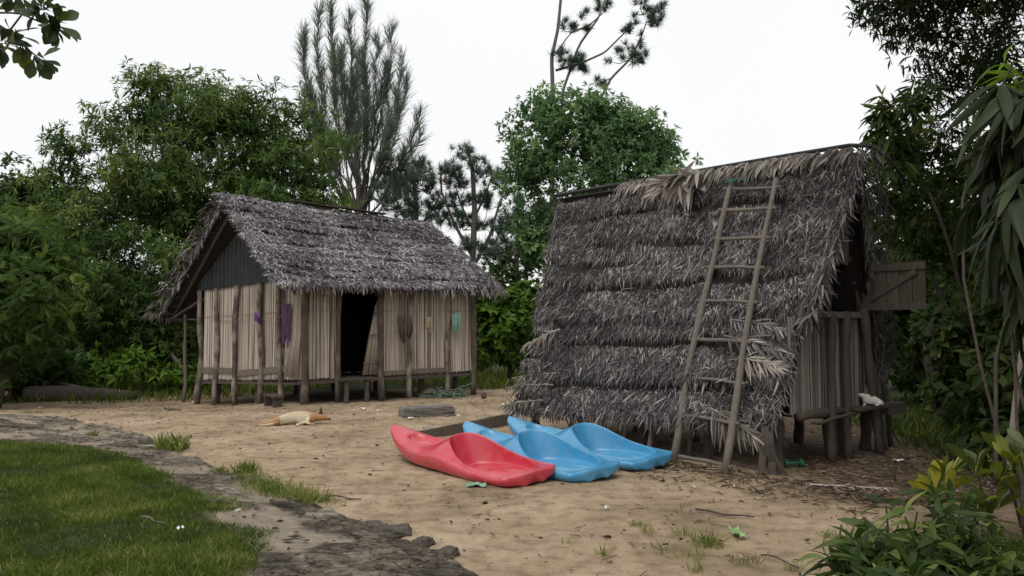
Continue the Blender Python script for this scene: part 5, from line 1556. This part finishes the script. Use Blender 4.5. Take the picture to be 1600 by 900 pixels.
# ------------------------------------------------------------------ fallen log, branch, yard litter
a, b = G(25, 630), G(205, 626)
mb = MB()
P = limb(a + (0, .3, .14), b + (0, .3, .08), 12, .015)
tube(mb, P, np.array([.17, .19, .2, .19, .18, .18, .17, .17, .15, .13, .12, .08]) * (1 + .05 * RNG.standard_normal(12)), 12)
build('fallen_log', mb, M['bark'], None, loc=tuple(a), label='thick dark fallen log lying at the far left edge of the yard', cat='log')
mb = MB(); P = np.array([W(20, 588, 19.2), W(60, 592, 19), W(100, 600, 18.9), W(135, 607, 18.8)])
tube(mb, P, [.045, .04, .035, .02], 7)
build('fallen_branch', mb, M['bark_pale'], None, loc=tuple(P[-1]), label='bare branch resting across the fallen log', cat='branch')
mb = MB(); P = np.array([W(262, 545, 20.5), W(275, 562, 20.3), W(284, 575, 20.2), (*W(292, 600, 20.1)[:2], -.12)])
tube(mb, P, [.03, .06, .06, .03], 7)
build('broken_trunk', mb, M['bark_pale'], None, loc=tuple(P[-1]), label='pale broken trunk leaning beyond the low eave', cat='trunk')

# lawn and other grass
def in_world(poly, n, jitter=.12):
    P = np.array(poly); lo, hi = np.maximum(P.min(0), (-7.5, 3.4)), np.minimum(P.max(0), (9, 40))
    xy = lo + (hi - lo) * RNG.random((n * 3, 2))
    k = sdf(xy[:, 0], xy[:, 1], poly) + .75 * fbm(xy[:, 0] * 2.5, xy[:, 1] * 2.5, 51, 4) + .06 * RNG.standard_normal(len(xy)) > 0
    return xy[k][:n]
def blades(mb, xy, h, wd=.055, lean=.6, var=.5, dz=0.0):
    N = len(xy)
    pos = np.stack([xy[:, 0], xy[:, 1], terrain(xy[:, 0], xy[:, 1]) - .01 + dz], -1)
    dd = np.array((0, 0, 1.0)) + lean * RNG.standard_normal((N, 3)) * np.array((1, 1, .2))
    cl = fbm(xy[:, 0] * 1.6, xy[:, 1] * 1.6, 131, 3)
    s = h * (.5 + RNG.random(N)) * (1 + 1.5 * cl)
    vv = np.clip(var + .75 * cl + .5 * fbm(xy[:, 0] * 5, xy[:, 1] * 5, 137, 2) + .16 * RNG.standard_normal(N), 0, .97)
    vv = np.where(RNG.random(N) < .03, 1.0, vv)
    for k, tp in enumerate((leaf_tpl(wd, 3, .25, 0, 'strap', False), leaf_tpl(wd, 3, .6, 0, 'strap', False), leaf_tpl(wd * 1.5, 4, .5, 0, 'lance', False))):
        q = np.arange(N) % 3 == k
        scatter(mb, tp, pos[q], dd[q], RNG.standard_normal((q.sum(), 3)), s[q], vv[q])
xy = in_world(LAWN, 270000)
mb = MB(); blades(mb, xy, .046, .06, 1.3, .40)
build('lawn_grass', mb, M['grass'], None, smooth=False, kind='stuff', label='rough dark green grass of the lawn in the foreground')
N = 26000
xy = np.stack([-11 + 22 * RNG.random(N), 16.2 + 8 * RNG.random(N)], -1)
k = (xy[:, 1] > 18.9 + .35 * np.maximum(0, xy[:, 0]) - .25 * np.maximum(0, -xy[:, 0] - 3.5) - .8 * fbm(xy[:, 0] * .8, xy[:, 1] * .8, 41, 3)) & (sdf(xy[:, 0], xy[:, 1], [(-3.9, 15.4), (0, 18.1), (-3.3, 20.8), (-7.4, 18)]) < -.05)
mb = MB(); blades(mb, xy[k], .17, .10, .4, .55)
N = 9000
xy = np.stack([4.8 + 4 * RNG.random(N), 7.5 + 9 * RNG.random(N)], -1)
k = fbm(xy[:, 0] * .8, xy[:, 1] * .8, 43, 3) * 1.2 + xy[:, 0] > 5.1
blades(mb, xy[k], .16, .09, .45, .35)
xy = np.stack([1.75 + 1.9 * RNG.random(9000), 4.3 + 1.6 * RNG.random(9000)], -1)
blades(mb, xy[fbm(xy[:, 0] * 1.5, xy[:, 1] * 1.5, 47, 3) * .8 + (xy[:, 0] - 2.05) * .8 > 0], .11, .06, .6, .30)
build('yard_edge_grass', mb, M['grass'], None, smooth=False, kind='stuff', label='taller grass along the far edges of the yard')
tg = 'grass tufts on the rock and sand'
tufts = [(270, 703, .26, .15, 260, 'bushy grass tuft at the sandy top of the rock strip'), (342, 738, .14, .07, 200, 'dark flat tuft left of the long green verge'), (383, 738, .14, .10, 260, 'rounded bright tuft at the head of the long verge'), (145, 682, .12, .06, 110, 'small tuft on the pale upper part of the rock strip'),
         (98, 695, .10, .05, 70, 'tiny tuft in the dark upper rock near the lawn'), (1105, 852, .15, .06, 150, 'spreading grass tuft on the sand near the green wrapper'), (1165, 880, .15, .05, 90, 'thin tuft on the dark earth at the bottom'), (1012, 832, .09, .05, 50, 'thin tuft right of the bare sand in the foreground'), (1065, 835, .10, .05, 50, 'sparse tuft just left of the spreading one'),
         (995, 822, .07, .05, 40, 'small tuft nearest the stern of the middle kayak'), (943, 868, .06, .05, 36, 'lone sprig in the bare foreground sand'), (1090, 893, .07, .05, 30, 'sprig at the bottom edge below the wrapper'), (50, 645, .3, .05, 160, 'low green patch at the left yard edge'), (540, 742, .05, .03, 24, 'tiny sprig on open sand beyond the verge'),
         (1030, 858, .08, .05, 40, 'small sprig between the sparse tufts on bare sand'), (1290, 838, .08, .05, 36, 'small tuft nearest the lower right plants'), (1060, 800, .06, .04, 24, 'tiny sprig high on the bare sand before the ladder'), (1080, 868, .16, .04, 90, 'low flat tuft just below the spreading one'), (885, 850, .05, .04, 18, 'lonely sprig farthest left on the bare sand'), (1240, 890, .10, .06, 60, 'tuft at the bottom edge beside the thin dark twig')]
for px, py, r_, h, n_, lab in tufts:
    if not n_: continue
    c = G(px, py)
    xy = c[:2] + np.clip(RNG.standard_normal((n_, 2)), -1.4, 1.4) * r_ * .42
    mb = MB(); blades(mb, xy, h, .06, .45, .6)
    build('grass_tuft', mb, M['grass'], None, smooth=False, loc=tuple(c), label=lab, cat='grass tuft', group=tg)
# verge strip along the rock edge
pts = np.array([G(x, y)[:2] for x, y in ((372, 742), (400, 756), (430, 768), (465, 776), (500, 786))])
n_ = 2200
t = RNG.random(n_) * 4; i0 = np.minimum(3, t.astype(int)); fr = (t - i0)[:, None]
xy = pts[i0] * (1 - fr) + pts[i0 + 1] * fr + RNG.standard_normal((n_, 2)) * np.array((.11, .09))
mb = MB(); blades(mb, xy, .08, .055, .5, .72)
build('grass_verge', mb, M['grass'], None, smooth=False, kind='stuff', label='bright green grass strip along the edge of the rock')
# fallen leaves, chips and twigs scattered over the yard
N = 26000
xy = np.stack([-8 + 14 * RNG.random(N), 4.6 + 13 * RNG.random(N)], -1)
dens = .16 + .9 * S((xy[:, 0] - 1.6) / 2) * S((xy[:, 1] - 6.5) / 1.5) + .5 * (hash(1) * 0 + S((xy[:, 1] - 14) / 2)) * .5
k = (RNG.random(N) < dens) & (sdf(xy[:, 0], xy[:, 1], LAWN) < -.05)
xy = xy[k]; N = len(xy)
pos = np.stack([xy[:, 0], xy[:, 1], terrain(xy[:, 0], xy[:, 1]) + .012], -1)
ang = RNG.random(N) * 6.283
mb = MB()
q = RNG.random(N) < .62
dd = np.stack([np.cos(ang), np.sin(ang), .06 * RNG.standard_normal(N)], -1)
scatter(mb, leaf_tpl(.45, 4, -.25, .5, 'lance', True), pos[q], dd[q], np.array((0, 0, 1.0)) + .25 * RNG.standard_normal((q.sum(), 3)), .012 + .05 * RNG.random(q.sum()) ** 3, RNG.random(q.sum()))
q = ~q
for p_, d_, s_, v_ in zip(pos[q], dd[q], .02 + .14 * RNG.random(q.sum()) ** 4, RNG.random(q.sum())):
    tube(mb, [p_, p_ + d_ * s_ * .5 + (.004, .003, .003), p_ + d_ * s_], [.0035, .003, .002], 4, v_ * .8)
build('leaf_litter', mb, M['litter'], None, smooth=False, kind='stuff', label='scattered dead leaves, chips and twigs on the yard')
N = 1500
t_ = -1.6 + 5.2 * RNG.random(N); g_ = -.15 - .75 * np.abs(RNG.standard_normal(N)) * .6
xy = C0 + wB * t_[:, None] + gB * g_[:, None]
xy = np.concatenate([xy, np.stack([3.0 + 2.2 * RNG.random(900), 7.2 + 2.6 * RNG.random(900)], -1)]); N = len(xy)
xy = xy[RNG.random(N) < np.where(xy[:, 0] > .9, 1, .4)]; N = len(xy)
pos = np.stack([xy[:, 0], xy[:, 1], terrain(xy[:, 0], xy[:, 1]) + .014], -1)
mb = MB(); an_ = RNG.random(N) * 6.283
dd = np.stack([np.cos(an_), np.sin(an_), .08 * RNG.standard_normal(N)], -1)
q = RNG.random(N) < .55
scatter(mb, leaf_tpl(.28, 4, -.25, .5, 'lance', True), pos[q], dd[q], np.array((0, 0, 1.0)) + .3 * RNG.standard_normal((q.sum(), 3)), .03 + .09 * RNG.random(q.sum()) ** 2, RNG.random(q.sum()) * .72)
q = ~q
for p_, d_, s_, v_ in zip(pos[q], dd[q], .05 + .22 * RNG.random(q.sum()) ** 2, RNG.random(q.sum())):
    tube(mb, [p_, p_ + d_ * s_ * .5 + (.008, .006, .004), p_ + d_ * s_], [.005, .0045, .003], 4, v_ * .8)
build('thatch_debris', mb, M['litter'], None, smooth=False, kind='stuff', label='dead palm bits and twigs fallen along the foot of the tall hut')
# pebbles
N = 900
xy = np.stack([-7 + 11 * RNG.random(N), 4.8 + 10 * RNG.random(N)], -1)
k = sdf(xy[:, 0], xy[:, 1], LAWN) < -.1; xy = xy[k]; N = len(xy)
mb = MB()
ov = np.array([(x_, y_, z_) for z_, r_ in ((-.5, .6), (.0, 1), (.5, .6)) for x_, y_ in ((r_, 0), (.5 * r_, .87 * r_), (-.5 * r_, .87 * r_), (-r_, 0), (-.5 * r_, -.87 * r_), (.5 * r_, -.87 * r_))] + [(0, 0, .7)])
oq = np.array([(j * 6 + i, j * 6 + (i + 1) % 6, j * 6 + 6 + (i + 1) % 6, j * 6 + 6 + i) for j in range(2) for i in range(6)])
ot = np.array([(12 + i, 12 + (i + 1) % 6, 18) for i in range(6)])
for p_ in xy:
    s_ = .006 + .018 * random.random() ** 3
    mb.add(np.array((p_[0], p_[1], float(terrain(*p_)) + .004)) + ov * (1 + .2 * RNG.standard_normal((19, 3))) * s_ * np.array((1.2, 1, .7)), oq, ot, random.random() * .9)
build('pebbles', mb, M['litter'], None, kind='stuff', label='small pebbles scattered over the sand')

# flat chips of rock lying at the near edge of the ledge
sgx = 'loose stones along the rock edge'
for px, py, s_, lab in ((615, 832, .13, 'largest flat stone at the tip of the rock edge'), (585, 826, .09, 'dark flat stone just left of the largest one'), (660, 852, .08, 'angular stone on the edge right of the largest one'), (228, 693, .10, 'dark stone at the upper end of the rock strip'), (700, 868, .08, 'rounded stone near the lower end of the rock edge'), (335, 790, .05, 'small dark stone between lawn and sand patch')):
    c = G(px, py)
    mb = MB(); an = random.random() * 3
    rough_box(mb, c + (0, 0, .02), np.array((math.cos(an), math.sin(an), 0)) * s_, np.array((-math.sin(an), math.cos(an), 0)) * s_ * .7, np.array((0, 0, .03)), 8, .012, .15, px)
    build('stone', mb, M['stone_dark'], None, loc=tuple(c), label=lab, cat='stone', group=sgx)

# chips broken off the crust
N = 420
xy = in_world(LEDGE, N); N = len(xy)
mb = MB()
for p_ in xy:
    s_ = .008 + .024 * random.random() ** 3
    mb.add(np.array((p_[0], p_[1], float(terrain(*p_)) + .012)) + ov * (1 + .25 * RNG.standard_normal((19, 3))) * s_ * np.array((1.3, 1, .5)), oq, ot, .2 + random.random() * .7)
build('rock_chips', mb, M['stone_dark'], None, smooth=False, kind='stuff', label='small broken chips lying on the rock strip')

# frond on the ground by the tall hut, and a second scrap
mb = MB(); a = G(1265, 762); b = G(1392, 768)
frond(mb, a + (0, 0, .03), b - a, (0, 0, 1), np.linalg.norm(b - a), 22, .20, .018, 0, 24, .75)
build('fallen_frond', mb, M['dry_frond'], None, smooth=False, loc=tuple(a), label='bleached palm frond lying flat on the earth before the tall hut', cat='palm frond')
# sticks
stg = 'sticks on the sand'
for (x0, y0, x1, y1, r_, mt, lab) in ((508, 778, 563, 783, .009, 'wood_dark', 'dark straight stick lying on the sand beyond the verge'), (1110, 716, 1215, 742, .012, 'wood', 'grey stick lying at the foot of the ladder'), (1085, 800, 1180, 812, .010, 'wood_dark', 'dark crooked stick near the green wrapper'), (1320, 742, 1380, 752, .010, 'wood', 'pale stick under the gable of the tall hut'),
                              (258, 640, 282, 643, .02, 'wood_dark', 'short dark stick left of the outer eave post'), (220, 812, 262, 822, .009, 'wood', 'forked twig lying in the lawn'), (1190, 870, 1250, 890, .007, 'wood_dark', 'thin dark twig at the bottom of the yard')):
    a, b = G(x0, y0), G(x1, y1)
    mb = MB(); pole(mb, a + (0, 0, .02), b + (0, 0, .02), r_, r_ * .6, .008, 7, 6)
    build('stick', mb, M[mt], None, loc=tuple(a), label=lab, cat='stick', group=stg)
# rubbish
def scrap(name, label, cat, px, py, w, h, mat, lift=.03, amp=.010, group=None):
    c = G(px, py); nu, nv = 12, 9; V, Q = [], []
    ph = random.random() * 6; an = random.random() * .6 - .3
    for j in range(nv):
        for i in range(nu):
            u, v = i / (nu - 1) - .5, j / (nv - 1) - .5
            V.append(c + np.array((math.cos(an) * u * w - math.sin(an) * v * h, math.sin(an) * u * w + math.cos(an) * v * h, lift + amp * (math.sin(u * 7 + ph) * math.cos(v * 6) + .5 * math.sin(u * 15 + v * 11)))))
    Q = [(j * nu + i, j * nu + i + 1, j * nu + nu + i + 1, j * nu + nu + i) for j in range(nv - 1) for i in range(nu - 1)]
    mb = MB(); mb.add(V, Q)
    return build(name, mb, mat, None, loc=tuple(c), label=label, cat=cat, group=group)
scrap('snack_packet', 'small green and white packet lying in front of the red kayak', 'packet', 744, 760, .19, .14, M['packet'], .02, .01)
scrap('plastic_wrapper', 'crumpled lime green plastic wrapper on the sand at lower right', 'wrapper', 1152, 838, .08, .22, M['lime'], .035, .014)
pg = 'white scraps in the yard'
for px, py, w, lab in ((592, 643, .12, 'pale scrap below the doorway step'), (567, 640, .12, 'white paper scrap under the doorway'), (642, 655, .12, 'white scrap leaning on the left end of the concrete block'), (716, 651, .08, 'white crumpled bag at the right end of the concrete block'), (790, 633, .18, 'flat white scrap beside the tall hut thatch'), (302, 630, .10, 'white scrap at the foot of the gable posts'), (64, 638, .12, 'white cup shaped scrap at the left yard edge'), (282, 838, .06, 'white scrap lying in the lawn grass'), (948, 797, .05, 'tiny pale scrap on the sand before the kayaks'), (1405, 722, .14, 'grey white scrap in the shade under the shelf')):
    scrap('litter_scrap', lab, 'scrap', px, py, w * .8, w * .55, M['whitepl'], .025 if px != 282 else .06, .009, pg)
# sandal pair by the reed hut
c = G(756, 622)
sd_ = thing('sandal', 'dark brown sandal lying on the sand between the huts', 'sandal', tuple(c))
mb = MB(); V, T_ = [], []
ang = np.linspace(0, 2 * np.pi, 20)[:-1]
ol = np.stack([.05 * np.cos(ang) * (1 + .15 * np.sin(ang)), .13 * np.sin(ang), 0 * ang], -1)
k = len(ol)
mb.add(np.concatenate([c + ol + (0, 0, .01), c + ol + (0, 0, .05), [c + (0, 0, .05)]]), [(i, (i + 1) % k, k + (i + 1) % k, k + i) for i in range(k)], [(k + i, k + (i + 1) % k, 2 * k) for i in range(k)])
build('sole', mb, M['sandal'], sd_, smooth=False)
mb = MB(); t = np.linspace(0, np.pi, 12)
for yy_ in (.0, .035): tube(mb, c + np.stack([.05 * np.cos(t), np.full(12, yy_), .05 + .05 * np.sin(t)], -1), .012, 6)
build('strap', mb, M['sandal'], sd_)
# netting heap under the right end of the reed hut
c = G(688, 622); mb = MB()
for k in range(34):
    a = c + np.array((RNG.normal(0, .22), .25 + RNG.normal(0, .12), 0))
    P = a + np.cumsum(RNG.standard_normal((8, 3)) * np.array((.09, .06, .035)), 0)
    P[:, 2] = np.abs(P[:, 2] - c[2]) + tz(c) + .015
    tube(mb, P, .014, 5)
build('netting_heap', mb, M['netting'], None, loc=tuple(c), label='heap of grey green netting under the right end of the reed hut', cat='netting')
# coir sack beside it
c = G(665, 622); mb = MB()
V = []; nu, nv = 18, 10
for j in range(nv):
    for i in range(nu):
        th_, ph = math.pi / 2 * j / (nv - 1), 2 * math.pi * i / nu
        r_ = 1 + .15 * math.sin(3 * ph) * math.sin(th_ * 3)
        V.append(c + np.array((.26 * r_ * math.cos(th_) * math.cos(ph), .5 + .2 * r_ * math.cos(th_) * math.sin(ph), .20 * r_ * math.sin(th_))))
mb.add(V, [(j * nu + i, j * nu + (i + 1) % nu, (j + 1) * nu + (i + 1) % nu, (j + 1) * nu + i) for j in range(nv - 1) for i in range(nu)])
build('coconut_sack', mb, M['wood'], None, loc=tuple(c), label='lumpy grey sack lying among the stilts of the reed hut', cat='sack')
# green spool / dumbbell
c = G(1240, 730)
sp_ = thing('green_spool', 'green plastic spool lying on the earth under the tall hut', 'spool', tuple(c))
e = np.array((.97, .2, 0))
mb = MB(); tube(mb, [c + (0, 0, .045) - e * .09, c + (0, 0, .045) + e * .09], .018, 8); build('bar', mb, M['green'], sp_)
for s_ in (-1, 1):
    mb = MB(); a = c + (0, 0, .045) + e * .09 * s_
    tube(mb, [a - e * .018, a - e * .012, a + e * .012, a + e * .018], [.036, .045, .045, .036], 12); build('flange', mb, M['green'], sp_)
print('scene built', sum(len(o.data.polygons) for o in bpy.data.objects if o.type == 'MESH'))
